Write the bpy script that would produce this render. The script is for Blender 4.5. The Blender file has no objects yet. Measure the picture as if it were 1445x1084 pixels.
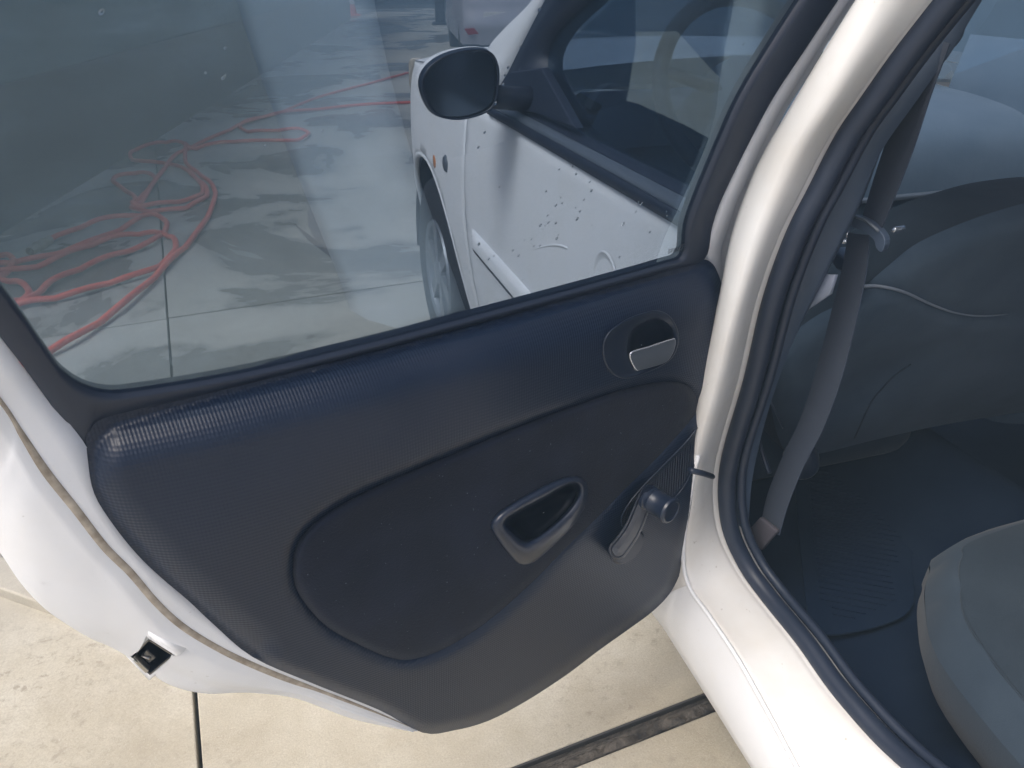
import bpy, bmesh, math, random
import numpy as np
from mathutils import Vector, Matrix
from mathutils.geometry import delaunay_2d_cdt
random.seed(4); rng = np.random.default_rng(4)
S = bpy.context.scene
COL = S.collection
rad = math.radians

# ------------------------------------------------------------------ camera, world, sun
CH, PITCH, YAW, FPX = 1.32, rad(28.62), rad(17.6), 1085.0     # camera height, tilt down, turn right of the car's axis
cam = bpy.data.cameras.new('camera'); camo = bpy.data.objects.new('camera', cam); COL.objects.link(camo)
cam.sensor_width = 36; cam.lens = FPX/1445*36; cam.clip_start = .02; cam.clip_end = 500
camo.location = (0, 0, CH); camo.rotation_euler = (rad(90)-PITCH, 0, -YAW)
S.camera = camo
FLARE_VEIL = .031
SUN_EL, SUN_AZ = rad(56), rad(248)          # azimuth clockwise from the car's forward axis (+Y)
w = bpy.data.worlds.new('World'); S.world = w; w.use_nodes = True
nt = w.node_tree; sky = nt.nodes.new('ShaderNodeTexSky'); sky.sky_type = 'NISHITA'; sky.sun_disc = False
sky.sun_elevation = SUN_EL; sky.sun_rotation = SUN_AZ; sky.air_density = .7; sky.dust_density = 6.0; sky.ozone_density = 1.0
nt.nodes['Background'].inputs[1].default_value = .15
nt.links.new(sky.outputs[0], nt.nodes['Background'].inputs[0])
sl = bpy.data.lights.new('sun', 'SUN'); so = bpy.data.objects.new('sun', sl); COL.objects.link(so)
sl.energy = 1.6; sl.angle = rad(25); sl.color = (1, .97, .93)
sd = Vector((math.sin(SUN_AZ)*math.cos(SUN_EL), math.cos(SUN_AZ)*math.cos(SUN_EL), math.sin(SUN_EL)))
so.rotation_euler = sd.to_track_quat('Z', 'Y').to_euler()
S.view_settings.view_transform = 'Standard'; S.view_settings.look = 'None'; S.view_settings.gamma = 1
S.view_settings.exposure = .42
S.cycles.max_bounces = 10; S.cycles.transparent_max_bounces = 16

# ------------------------------------------------------------------ geometry helpers
cp, sp, cy, sy = math.cos(PITCH), math.sin(PITCH), math.cos(YAW), math.sin(YAW)
C0 = Vector((0, 0, CH))
def hd(fwd, right, z=0):                       # metres ahead / right of the camera -> world
    return Vector((fwd*sy + right*cy, fwd*cy - right*sy, z))
def ray(p):
    r, v = p[0]-722.5, 542-p[1]
    return hd(FPX*cp + v*sp, r, v*cp - FPX*sp)
def onZ(p, z): d = ray(p); return C0 + d*((z-CH)/d.z)
def tum(z, x0): return x0 + max(0, z-.98)*.27
def onX(p, x, tumble=True):
    d = ray(p); t = x/d.x
    if tumble:
        for _ in range(12): t = tum(CH+d.z*t, x)/d.x
    return C0 + d*t
def onP(p, p0, n): d = ray(p); return C0 + d*((p0-C0).dot(n)/d.dot(n))
def onY(p, y): d = ray(p); return C0 + d*(y/d.y)
# rear door: a vertical plane below the belt, leaning in above it
T0, H0 = onZ((130, 580), 1.0), onZ((1000, 362), 1.0)
DU = (H0-T0); DL = DU.length; DU.normalize(); DN = Vector((DU.y, -DU.x, 0))     # DN looks into the cabin side
if DN.y > 0: DN = -DN
LEAN = rad(8); GN = (DN*math.cos(LEAN) - Vector((0, 0, 1))*math.sin(LEAN)); GN.normalize()
def D(p, h=0): return onP(p, T0 + DN*h, DN)
def G(p, h=0): return onP(p, T0 + DN*-.02 + GN*h, GN)
def duv(v): return ((v-T0).dot(DU), v.z)

def cr(pts, n=8, closed=False):                # Catmull-Rom through points of any dimension
    P = np.array([tuple(p) for p in pts], float); m = len(P); out = []
    for i in range(m if closed else m-1):
        a, b, c, d = ((P[(i-1) % m], P[i], P[(i+1) % m], P[(i+2) % m]) if closed else
                      (P[max(i-1, 0)], P[i], P[i+1], P[min(i+2, m-1)]))
        for k in range(n):
            t = k/n
            out.append(.5*((2*b)+(-a+c)*t+(2*a-5*b+4*c-d)*t*t+(-a+3*b-3*c+d)*t**3))
    if not closed: out.append(P[-1])
    return np.array(out)
def resample(P, n, closed=True):
    P = np.asarray(P, float); Q = np.vstack([P, P[:1]]) if closed else P
    s = np.r_[0, np.cumsum(np.linalg.norm(np.diff(Q, axis=0), axis=1))]
    t = np.linspace(0, s[-1], n, endpoint=not closed)
    return np.stack([np.interp(t, s, Q[:, k]) for k in range(Q.shape[1])], 1)
def inside(P, poly):
    x, y = P[:, 0], P[:, 1]; r = np.zeros(len(P), bool); j = len(poly)-1
    for i in range(len(poly)):
        xi, yi = poly[i]; xj, yj = poly[j]
        with np.errstate(divide='ignore', invalid='ignore'):
            r ^= ((yi > y) != (yj > y)) & (x < (xj-xi)*(y-yi)/(yj-yi+1e-12)+xi)
        j = i
    return r
def pdist(P, poly, closed=True):
    Q = np.asarray(poly, float); A = Q if closed else Q[:-1]; B = np.roll(Q, -1, 0) if closed else Q[1:]
    best = np.full(len(P), 1e9)
    for a, b in zip(A, B):
        ab = b-a; t = np.clip(((P-a)@ab)/(ab@ab+1e-12), 0, 1)
        best = np.minimum(best, np.linalg.norm(P-a-t[:, None]*ab, axis=1))
    return best
def fill(outline, holes=(), step=6):           # triangulated patch with inner points
    loops = [np.asarray(outline, float)]+[np.asarray(h, float) for h in holes]
    lo, hi = loops[0].min(0), loops[0].max(0)
    gx, gy = np.meshgrid(np.arange(lo[0], hi[0], step), np.arange(lo[1], hi[1], step*.87))
    gx[::2] += step/2
    g = np.stack([gx.ravel(), gy.ravel()], 1); k = inside(g, loops[0]) & (pdist(g, loops[0]) > step*.45)
    for h in loops[1:]: k &= ~inside(g, h) & (pdist(g, h) > step*.45)
    g = g[k]; vs, es = [], []
    for L in loops:
        b = len(vs); vs += [tuple(p) for p in L]; es += [(b+i, b+(i+1) % len(L)) for i in range(len(L))]
    vs += [tuple(p) for p in g]
    V, E, Fc, *_ = delaunay_2d_cdt([Vector(v) for v in vs], es, [], 0, 1e-9)
    V = np.array([tuple(v) for v in V]); Fc = np.array([tuple(f) for f in Fc])
    c = V[Fc].mean(1); k = inside(c, loops[0])
    for h in loops[1:]: k &= ~inside(c, h)
    return V, Fc[k]
def link(o, parent=None):
    COL.objects.link(o)
    if parent is not None:
        o.parent = parent
        if parent.parent is None: o.matrix_parent_inverse = Matrix.Translation(-parent.location)
    return o
def mesh(name, V, Fc, m, parent=None, smooth=True, uv=None, solid=0, bevel=0, flat_angle=None):
    me = bpy.data.meshes.new(name); me.from_pydata([tuple(v) for v in V], [], [tuple(int(i) for i in f) for f in Fc])
    bm = bmesh.new(); bm.from_mesh(me); bmesh.ops.recalc_face_normals(bm, faces=bm.faces); bm.to_mesh(me); bm.free()
    if smooth:
        me.polygons.foreach_set('use_smooth', [True]*len(me.polygons))
        if flat_angle: me.set_sharp_from_angle(angle=rad(flat_angle))
    if m: me.materials.append(m)
    if uv is not None:
        L = me.uv_layers.new(name='uv'); 
        idx = np.zeros(len(me.loops), int); me.loops.foreach_get('vertex_index', idx)
        L.data.foreach_set('uv', np.asarray(uv, float)[idx].ravel())
    o = bpy.data.objects.new(name, me); link(o, parent)
    if bevel:
        b = o.modifiers.new('bevel', 'BEVEL'); b.width = bevel; b.segments = 3; b.limit_method = 'ANGLE'
    if solid:
        s_ = o.modifiers.new('solid', 'SOLIDIFY'); s_.thickness = solid; s_.offset = 0
    return o
class MB:                                       # several shapes gathered into one mesh
    def __init__(s): s.V, s.F = [], []
    def add(s, V, F): b = len(s.V); s.V += [Vector(v) for v in V]; s.F += [tuple(int(i)+b for i in f) for f in F]; return s
    def box(s, c, size, M=None):
        c = Vector(c); hx, hy, hz = [k/2 for k in size]
        V = [Vector((x*hx, y*hy, z*hz)) for x in (-1, 1) for y in (-1, 1) for z in (-1, 1)]
        if M is not None: V = [M @ v for v in V]
        return s.add([v+c for v in V], [(0,1,3,2),(4,6,7,5),(0,4,5,1),(2,3,7,6),(0,2,6,4),(1,5,7,3)])
    def tube(s, pts, r, seg=8, closed=False, flat=1.0, cap=True):
        P = [Vector(p) for p in pts]; n = len(P); up = Vector((0, 0, 1)); b = len(s.V); U = None
        for i in range(n):
            t = (P[(i+1) % n]-P[i-1]) if closed else (P[min(i+1, n-1)]-P[max(i-1, 0)])
            t.normalize()
            U = t.cross(up) if U is None else U - t*U.dot(t)
            if U.length < 1e-6: U = t.orthogonal()
            U.normalize(); Vv = t.cross(U); rr = r[i] if hasattr(r, '__len__') else r
            for k in range(seg):
                a = 2*math.pi*k/seg; s.V.append(P[i]+U*(rr*math.cos(a))+Vv*(rr*flat*math.sin(a)))
        for i in range(n if closed else n-1):
            j = (i+1) % n
            for k in range(seg):
                l = (k+1) % seg; s.F.append((b+i*seg+k, b+i*seg+l, b+j*seg+l, b+j*seg+k))
        if not closed and cap:
            s.F.append(tuple(b+k for k in range(seg))[::-1]); s.F.append(tuple(b+(n-1)*seg+k for k in range(seg)))
        return s
    def lathe(s, prof, c, axis=(1, 0, 0), seg=40):      # prof: (radius, along axis)
        ax = Vector(axis).normalized(); U = ax.orthogonal().normalized(); W = ax.cross(U); b = len(s.V); c = Vector(c); m = len(prof)
        for r, a in prof:
            for k in range(seg):
                t = 2*math.pi*k/seg; s.V.append(c+ax*a+U*(r*math.cos(t))+W*(r*math.sin(t)))
        for i in range(m-1):
            for k in range(seg):
                l = (k+1) % seg; s.F.append((b+i*seg+k, b+i*seg+l, b+(i+1)*seg+l, b+(i+1)*seg+k))
        return s
    def loft(s, rails, closed=False):
        b = len(s.V); n = len(rails[0])
        for R in rails: s.V += [Vector(v) for v in R]
        for i in range(len(rails)-1):
            for k in range(n if closed else n-1):
                l = (k+1) % n; s.F.append((b+i*n+k, b+i*n+l, b+(i+1)*n+l, b+(i+1)*n+k))
        return s
    def prism(s, base, off):                     # closed loop of points extruded by a vector
        B = [Vector(v) for v in base]; off = Vector(off); n = len(B); b = len(s.V); s.V += B+[v+off for v in B]
        s.F.append(tuple(b+i for i in range(n))); s.F.append(tuple(b+n+i for i in range(n))[::-1])
        for i in range(n): j = (i+1) % n; s.F.append((b+i, b+j, b+n+j, b+n+i))
        return s
    def build(s, name, m, parent=None, **k): return mesh(name, s.V, s.F, m, parent, **k)
def thing(name, loc, label, cat, group=None):
    o = bpy.data.objects.new(name, None); COL.objects.link(o); o.location = loc; o.empty_display_size = .1
    return tag(o, label, cat, group)
def tag(o, label=None, cat=None, group=None, kind=None):
    for k, v in (('label', label), ('category', cat), ('group', group), ('kind', kind)):
        if v: o[k] = v
    return o

# ------------------------------------------------------------------ materials
def mat(name, col, rough=.5, spec=.5, metal=0, coat=0):
    m = bpy.data.materials.new(name); m.use_nodes = True; b = m.node_tree.nodes['Principled BSDF']
    b.inputs['Base Color'].default_value = (*col, 1); b.inputs['Roughness'].default_value = rough
    b.inputs['Specular IOR Level'].default_value = spec; b.inputs['Metallic'].default_value = metal
    b.inputs['Coat Weight'].default_value = coat; b.inputs['Coat Roughness'].default_value = .06
    return m
def N(m, t, **kw):
    n = m.node_tree.nodes.new(t)
    for k, v in kw.items():
        if k in n.inputs: n.inputs[k].default_value = v
        else: setattr(n, k, v)
    return n
def L(m, a, b): m.node_tree.links.new(a, b)
def bsdf(m): return m.node_tree.nodes['Principled BSDF']
def ramp(m, fac, stops):
    r = N(m, 'ShaderNodeValToRGB'); e = r.color_ramp.elements
    while len(e) < len(stops): e.new(.5)
    for k, (p, c) in zip(e, stops): k.position = p; k.color = (*c, 1) if hasattr(c, '__len__') else (c, c, c, 1)
    L(m, fac, r.inputs[0]); return r.outputs[0]
def noise(m, scale, detail=4, rough=.55, coord='Object', vec=None, dist=0):
    if vec is None: vec = N(m, 'ShaderNodeTexCoord').outputs[coord]
    n = N(m, 'ShaderNodeTexNoise', Scale=scale, Detail=detail, Roughness=rough, Distortion=dist); L(m, vec, n.inputs['Vector']); return n.outputs[0]
def mix(m, fac, a, b, mode='MIX'):
    x = N(m, 'ShaderNodeMix', data_type='RGBA', blend_type=mode)
    for i, v in ((0, fac), (6, a), (7, b)):
        if hasattr(v, 'is_linked'): L(m, v, x.inputs[i])
        else: x.inputs[i].default_value = (*v, 1) if hasattr(v, '__len__') else v
    return x.outputs[2]
def bump(m, h, strength=.3, dist=.002, target=None):
    b = N(m, 'ShaderNodeBump', Strength=strength, Distance=dist); L(m, h, b.inputs['Height']); L(m, b.outputs[0], (target or bsdf(m)).inputs['Normal']); return b
def varied(m, a, b, scale, lo=.35, hi=.7, **k):
    L(m, ramp(m, noise(m, scale, **k), [(lo, a), (hi, b)]), bsdf(m).inputs['Base Color'])

M = {}
def white(name, base, dirt, amount, scale=9):
    m = mat(name, base, .5, .4, 0, .0)
    n1 = noise(m, scale, 6, .62); n2 = noise(m, scale*14, 3, .6)
    f = ramp(m, n1, [(.45, 0), (.75, amount)]); c = mix(m, f, base, dirt)
    sp_ = ramp(m, n2, [(.70, 0), (.76, amount*1.2)]); c = mix(m, sp_, c, [k*.55 for k in dirt])
    L(m, c, bsdf(m).inputs['Base Color']); L(m, ramp(m, n1, [(.3, .46), (.8, .62)]), bsdf(m).inputs['Roughness'])
    bump(m, n2, .04, .001); return m
M['white'] = white('white_paint', (.78, .80, .83), (.68, .67, .64), .3)
M['jamb'] = white('soiled_white_paint', (.74, .74, .725), (.58, .53, .455), .45, 6)
def plastic(name, col, rough, pitch=None, strength=.3, spec=.5):
    m = mat(name, col, rough, spec)
    if pitch:                                    # moulded diamond grain
        uv = N(m, 'ShaderNodeUVMap'); sx = N(m, 'ShaderNodeSeparateXYZ'); L(m, uv.outputs[0], sx.inputs[0])
        def mth(op, a, b=None):
            x = N(m, 'ShaderNodeMath', operation=op)
            for i, v in enumerate((a, b)):
                if v is None: continue
                if hasattr(v, 'is_linked'): L(m, v, x.inputs[i])
                else: x.inputs[i].default_value = v
            return x.outputs[0]
        k = 2*math.pi/pitch
        s1 = mth('SINE', mth('MULTIPLY', mth('ADD', sx.outputs[0], mth('MULTIPLY', sx.outputs[1], .8)), k))
        s2 = mth('SINE', mth('MULTIPLY', mth('SUBTRACT', sx.outputs[0], mth('MULTIPLY', sx.outputs[1], .8)), k))
        h = mth('MULTIPLY', s1, s2)
        bump(m, h, strength, .0012)
    else:
        bump(m, noise(m, 900, 2), strength, .0006)
    return m
M['card'] = plastic('grained_black_plastic', (.0050, .0125, .032), .41, .0066, .19)
M['smooth'] = plastic('smooth_black_plastic', (.011, .018, .036), .33, None, .05)
M['rubber'] = plastic('black_rubber', (.014, .022, .042), .5, None, .1)
M['trim'] = plastic('grey_trim_plastic', (.055, .080, .125), .55, None, .15)
m = M['fabric'] = mat('black_fabric', (.012, .018, .032), .95, .25)
varied(m, (.0022, .005, .014), (.006, .010, .024), 14, detail=5); bump(m, noise(m, 420, 3, .7), .6, .0015)
lint = ramp(m, noise(m, 240, 2, .5), [(.735, 0), (.76, .5)]); oldc = bsdf(m).inputs['Base Color'].links[0].from_socket; L(m, mix(m, lint, oldc, (.16, .18, .22)), bsdf(m).inputs['Base Color'])
bsdf(m).inputs['Sheen Weight'].default_value = .08
def seatfab(name, a, b):
    m = mat(name, a, .9, .25); varied(m, a, b, 7, detail=6); b1 = bump(m, noise(m, 700, 3), .4, .0015); b2 = N(m, 'ShaderNodeBump', Strength=.22, Distance=.01); L(m, noise(m, 9, 4, .5, dist=.5), b2.inputs['Height']); L(m, b2.outputs[0], b1.inputs['Normal'])
    bsdf(m).inputs['Sheen Weight'].default_value = .1; return m
M['seat'] = seatfab('grey_seat_vinyl', (.052, .082, .120), (.080, .115, .158))  # front seat lightened, flare veil carried in its colour
M['seat2'] = seatfab('dark_grey_seat_cloth', (.018, .029, .042), (.028, .042, .058))
M['bolster'] = seatfab('grey_seat_bolster', (.024, .038, .056), (.036, .054, .076))
M['carpet'] = seatfab('dark_carpet', (.003, .009, .025), (.008, .016, .034))
M['mat'] = seatfab('black_rubber_mat', (.003, .010, .028), (.008, .017, .037))
for k_ in ('carpet', 'mat'): bsdf(M[k_]).inputs['Specular IOR Level'].default_value = .08; bsdf(M[k_]).inputs['Sheen Weight'].default_value = 0
M['belt'] = seatfab('seat_belt_webbing', (.030, .044, .074), (.040, .056, .088))
M['dash'] = seatfab('dashboard_plastic', (.085, .130, .185), (.105, .152, .21))  # lifted blue-grey, the flare veil over the cabin put into the colour
M['chrome'] = mat('brushed_silver_plastic', (.62, .66, .72), .25, .5, .8)
M['grey'] = plastic('silver_grey_plastic', (.10, .12, .15), .35, None, .05)
M['steel'] = mat('worn_steel', (.45, .43, .40), .35, .5, 1)
M['glossblack'] = mat('gloss_black', (.008, .01, .016), .15, .5)
M['tyre'] = plastic('tyre_rubber', (.022, .026, .034), .75, None, .3)
M['rim'] = mat('wheel_cover_silver', (.20, .22, .25), .4, .5, .5)
M['hose'] = mat('red_hose_rubber', (.62, .13, .10), .45)
bsdf(M['card']).inputs['Specular IOR Level'].default_value = .42
varied(M['hose'], (.70, .10, .07), (.84, .16, .115), 6)
M['brass'] = mat('dull_brass', (.42, .36, .26), .4, .5, .8)
M['orange'] = mat('amber_plastic', (.55, .22, .08), .25)
M['red'] = mat('red_lens', (.35, .02, .03), .25)
M['redcone'] = mat('red_plastic', (.75, .09, .06), .5)
M['whiteplastic'] = mat('white_plastic', (.75, .75, .74), .5)
M['bluepost'] = mat('pale_blue_paint', (.30, .46, .66), .5)
M['silvercar'] = mat('silver_car_paint', (.46, .46, .52), .35, .5, .2, .4)
M['darkpost'] = mat('dark_steel_paint', (.03, .04, .06), .6)
m = M['seal'] = mat('weathered_sealer', (.40, .35, .28), .8); varied(m, (.26, .22, .17), (.52, .46, .38), 60, detail=6)
m = M['lens'] = mat('headlight_lens', (.72, .66, .58), .15, .5, 0, .5)

def glass(name, tint, refl, veil=0):
    m = bpy.data.materials.new(name); m.use_nodes = True; t = m.node_tree; t.nodes.remove(bsdf(m)); out = t.nodes['Material Output']
    tr = N(m, 'ShaderNodeBsdfTransparent'); tr.inputs[0].default_value = (*tint, 1)
    gl = N(m, 'ShaderNodeBsdfGlossy'); gl.inputs['Roughness'].default_value = .0; gl.inputs[0].default_value = (.62, .84, 1, 1)
    lw = N(m, 'ShaderNodeLayerWeight', Blend=.5); pw = N(m, 'ShaderNodeMath', operation='POWER'); pw.inputs[1].default_value = 4.5
    L(m, lw.outputs['Facing'], pw.inputs[0]); mu = N(m, 'ShaderNodeMath', operation='MULTIPLY_ADD'); mu.inputs[1].default_value = .95*refl; mu.inputs[2].default_value = .042*refl
    L(m, pw.outputs[0], mu.inputs[0]); mx = N(m, 'ShaderNodeMixShader'); mu.use_clamp = True
    L(m, mu.outputs[0], mx.inputs[0]); L(m, gl.outputs[0], mx.inputs[2]); L(m, mx.outputs[0], out.inputs[0])
    if veil:                                     # thin grey-blue film added to imitate lens flare
        df = N(m, 'ShaderNodeBsdfDiffuse'); df.inputs[0].default_value = (.42, .62, .85, 1); tl = N(m, 'ShaderNodeBsdfTranslucent'); tl.inputs[0].default_value = (.42, .62, .85, 1)
        ad = N(m, 'ShaderNodeMixShader'); ad.inputs[0].default_value = .5; L(m, df.outputs[0], ad.inputs[1]); L(m, tl.outputs[0], ad.inputs[2])
        fm = N(m, 'ShaderNodeMixShader'); L(m, ramp(m, noise(m, 3, 5, .6), [(.3, veil*.75), (.7, veil*1.25)]), fm.inputs[0]); L(m, tr.outputs[0], fm.inputs[1]); L(m, ad.outputs[0], fm.inputs[2]); L(m, fm.outputs[0], mx.inputs[1])
    else: L(m, tr.outputs[0], mx.inputs[1])
    return m
M['glass'] = glass('tinted_door_glass', (.575, .62, .665), 2.1, .012)
M['clear'] = glass('window_glass', (.62, .69, .75), .9, .02)
m = M['drop'] = mat('water', (1, 1, 1), .0); bsdf(m).inputs['Transmission Weight'].default_value = 1; bsdf(m).inputs['IOR'].default_value = 1.33
M['print'] = mat('glass_print', (.06, .07, .08), .6)

# concrete: dry cream slabs near the car, wet and stained beyond the door
m = M['concrete'] = mat('stained_concrete', (.5, .46, .38), .8)
geo = N(m, 'ShaderNodeNewGeometry'); P_ = geo.outputs['Position']
big = noise(m, .9, 6, .62, vec=P_, dist=.4); mid = noise(m, 4.2, 10, .7, vec=P_, dist=.3); fine = noise(m, 38, 9, .74, vec=P_)
col = ramp(m, big, [(.30, (.30, .26, .18)), (.46, (.51, .47, .37)), (.56, (.58, .55, .46)), (.66, (.74, .73, .68))])
col = mix(m, ramp(m, mid, [(.38, .5), (.60, 0)]), col, (.36, .31, .22))
clus = noise(m, 2.6, 5, .6, vec=P_)
fk = N(m, 'ShaderNodeMath', operation='MULTIPLY'); L(m, ramp(m, fine, [(.37, .85), (.46, 0)]), fk.inputs[0]); L(m, ramp(m, clus, [(.46, 0), (.62, 1)]), fk.inputs[1])
col = mix(m, fk.outputs[0], col, (.26, .22, .165)); col = mix(m, ramp(m, fine, [(.35, .22), (.7, 0)]), col, (.40, .36, .29))
vor = N(m, 'ShaderNodeTexVoronoi', Scale=16); L(m, P_, vor.inputs['Vector'])
col = mix(m, ramp(m, vor.outputs['Distance'], [(.012, .6), (.03, 0)]), col, (.20, .175, .15))
grit = noise(m, 260, 4, .75, vec=P_); col = mix(m, ramp(m, grit, [(.38, .45), (.55, 0)]), col, (.33, .29, .23)); col = mix(m, ramp(m, grit, [(.60, 0), (.72, .35)]), col, (.74, .72, .66))
# wet area: everything ahead of the open door, broken up by dry islands
dotn = N(m, 'ShaderNodeVectorMath', operation='DOT_PRODUCT'); L(m, P_, dotn.inputs[0]); A_ = hd(math.cos(rad(22.9)), -math.sin(rad(22.9))); dotn.inputs[1].default_value = A_
band = N(m, 'ShaderNodeMapRange'); L(m, dotn.outputs['Value'], band.inputs[0]); band.inputs[1].default_value = 1.45; band.inputs[2].default_value = 2.1
isl = noise(m, .75, 10, .6, vec=P_, dist=.5)
wet = N(m, 'ShaderNodeMath', operation='MULTIPLY'); L(m, band.outputs[0], wet.inputs[0]); L(m, ramp(m, isl, [(.36, .10), (.44, .35), (.50, .40), (.525, .85), (.60, 1)]), wet.inputs[1])
gw = N(m, 'ShaderNodeMath', operation='MULTIPLY'); L(m, band.outputs[0], gw.inputs[0]); gw.inputs[1].default_value = .6
col = mix(m, gw.outputs[0], col, (.55, .55, .525)); col = mix(m, wet.outputs[0], col, (.38, .385, .38), 'MULTIPLY')
L(m, col, bsdf(m).inputs['Base Color']); L(m, ramp(m, wet.outputs[0], [(0, .85), (.55, .5), (1, .16)]), bsdf(m).inputs['Roughness'])
hh = mix(m, .35, mix(m, .5, mid, fine), grit); bump(m, hh, .45, .006)
m = M['dirt'] = mat('damp_drain_dirt', (.07, .06, .05), .8); varied(m, (.025, .022, .02), (.17, .15, .125), 25, .3, .7, detail=8); bump(m, noise(m, 60, 6), .8, .01)
m = M['subgrade'] = mat('dark_joint_filler', (.05, .048, .045), .9)
m = M['wall'] = mat('painted_wall', (.09, .12, .135), .7); varied(m, (.010, .075, .110), (.022, .10, .135), 1.2, detail=6); bump(m, noise(m, 90, 4), .3, .004)
m = M['dado'] = mat('dark_dado_paint', (.05, .065, .08), .6); varied(m, (.006, .036, .066), (.014, .050, .085), 2.0, detail=6)

hz = bpy.data.materials.new('flare_veil'); hz.use_nodes = True; hz.node_tree.nodes.remove(bsdf(hz))  # even blue volume added for the lens flare veil
pv = N(hz, 'ShaderNodeVolumePrincipled', Density=FLARE_VEIL, Anisotropy=0.0); pv.inputs['Color'].default_value = (.56, .80, 1, 1)
L(hz, pv.outputs[0], hz.node_tree.nodes['Material Output'].inputs['Volume'])
hzo = MB().box((0, 13, .85), (26, 44, 3.9)).build('flare_veil', hz, smooth=False); hzo['kind'] = 'stuff'; hzo['label'] = 'pale blue volume added over the wash yard to imitate lens flare'

# ------------------------------------------------------------------ ground, wall and far things
AD, BD = hd(math.cos(rad(22.9)), -math.sin(rad(22.9))), hd(math.sin(rad(22.9)), math.cos(rad(22.9)))
a0 = onZ((275, 980), 0).dot(BD)                       # position of the long joint
dr0 = (onZ((998, 977), 0).dot(AD)+onZ((713, 1084), 0).dot(AD))/2; dr1 = (onZ((1016, 1003), 0).dot(AD)+onZ((805, 1084), 0).dot(AD))/2
xj = (onZ((130, 475), 0).dot(AD)+onZ((550, 395), 0).dot(AD))/2
ground = MB().add([(-12.5, -8.5, -.09), (12.5, -8.5, -.09), (12.5, 34, -.09), (-12.5, 34, -.09)], [(0, 1, 2, 3)]).build('ground', M['subgrade'], smooth=False)
tag(ground, 'concrete paved forecourt of large slabs with thin joints', kind='structure')
pitch = xj-dr0
cuts = [dr1-pitch*4, dr1, dr0]+[dr0+pitch*k for k in range(1, 12)]
bs = [a0+3.1*k for k in range(-3, 4)]
for i in range(len(cuts)-1):
    if i == 1: continue
    for j in range(len(bs)-1):
        e = .0045; c0, c1 = cuts[i]+(e if i != 2 else 0), cuts[i+1]-(e if i != 0 else 0); b0, b1 = bs[j]+e, bs[j+1]-e
        dz = rng.normal(0, .0012)
        top = [AD*c0+BD*b0, AD*c1+BD*b0, AD*c1+BD*b1, AD*c0+BD*b1]
        MB().prism([t+Vector((0, 0, dz)) for t in top], (0, 0, -.085)).build('slab', M['concrete'], ground, smooth=False, bevel=.003)
V, Fc = fill([(0, 0), (9, 0), (9, dr0-dr1+.004), (0, dr0-dr1+.004)], step=.014)
dv = [AD*(dr1-.002+y)+BD*(a0-3+x)+Vector((0, 0, -.022+rng.normal(0, .005)+.012*math.sin(x*9)*math.sin(x*3.1))) for x, y in V if True]
drain = mesh('drain_channel', dv, Fc, M['dirt']); MB().prism([AD*(dr0-.004)+BD*(a0-3), AD*(dr0+.003)+BD*(a0-3), AD*(dr0+.003)+BD*(a0+6), AD*(dr0-.004)+BD*(a0+6)], (0, 0, -.06)).build('slot_shade_strip', M['subgrade'], drain, smooth=False).location.z = -.002  # dark strip paints the shade on the slot's far wall
tag(drain, 'narrow dark drain slot filled with damp dirt between the slabs beside the car sill', 'drain', kind='structure')

w0, w1 = onZ((0, 330), 0), onZ((300, 147), 0); wd = (w1-w0).normalized(); wn = Vector((-wd.y, wd.x, 0))
wall = MB().prism([w0-wd*1.5+wn*.01, w0+wd*19+wn*.01, w0+wd*19+wn*.25, w0-wd*1.5+wn*.25], (0, 0, 2.6)).build('wall', M['wall'], smooth=False)
tag(wall, 'long dark teal painted wall with a darker band along the floor, behind the hose', 'wall')
MB().prism([w0-wd*1.5-wn*.006, w0+wd*19-wn*.006, w0+wd*19+wn*.005, w0-wd*1.5+wn*.005], (0, 0, .72)).build('dado_band', M['dado'], wall, smooth=False)

def onGround(p, z=0): return onZ(p, z)
# hose
HP = [
 [(640, 92), (580, 103), (465, 134), (393, 160), (341, 176), (310, 191), (269, 209), (243, 225), (222, 253), (199, 287), (190, 290), (187, 296), (212, 299), (250, 297), (274, 289), (292, 277), (288, 262), (268, 246)],
 [(640, 141), (573, 145), (491, 151), (413, 158), (372, 165), (343, 174), (338, 181), (350, 186), (372, 186), (413, 183), (435, 187), (429, 195), (403, 200), (331, 200), (289, 207), (271, 211), (262, 204), (245, 201), (222, 203), (191, 212), (184, 222), (196, 229), (238, 232), (269, 245), (285, 263), (285, 274), (270, 282), (232, 288), (196, 292), (187, 288), (191, 281), (176, 269), (160, 258), (165, 251), (191, 245), (214, 248), (220, 256), (207, 271), (196, 286)],
 [(262, 204), (263, 232), (284, 248), (300, 263), (304, 279), (294, 305), (274, 336), (248, 362), (217, 393), (170, 434), (114, 473), (67, 498), (0, 535), (-90, 580)],
 [(66, 341), (93, 331), (139, 312), (196, 305), (222, 306), (235, 315), (232, 328), (207, 346), (160, 362), (114, 380), (72, 400), (46, 421), (23, 431), (21, 428), (40, 420), (40, 409), (26, 400), (0, 397), (-30, 400), (-40, 392), (-10, 386), (52, 377), (103, 356), (155, 338), (196, 331), (227, 331), (245, 338), (248, 351), (238, 367), (207, 385), (155, 400), (103, 416), (52, 426), (10, 434), (-60, 445)],
 [(198, 309), (170, 325), (119, 346), (62, 364), (21, 371), (-20, 374), (-30, 366), (0, 361), (15, 364), (20, 371), (10, 385), (-10, 402)]]
hb = MB()
for i, P in enumerate(HP):
    Q = [onZ(p, .018) for p in cr(P, 6)]
    Q = [q+Vector((0, 0, .012*abs(math.sin(k*.35+i)))) for k, q in enumerate(Q)]
    hb.tube(Q, .0148, 8)
hose = hb.build('hose', M['hose']); tag(hose, 'red rubber hose lying in loose coils on the wet concrete', 'hose')
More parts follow.
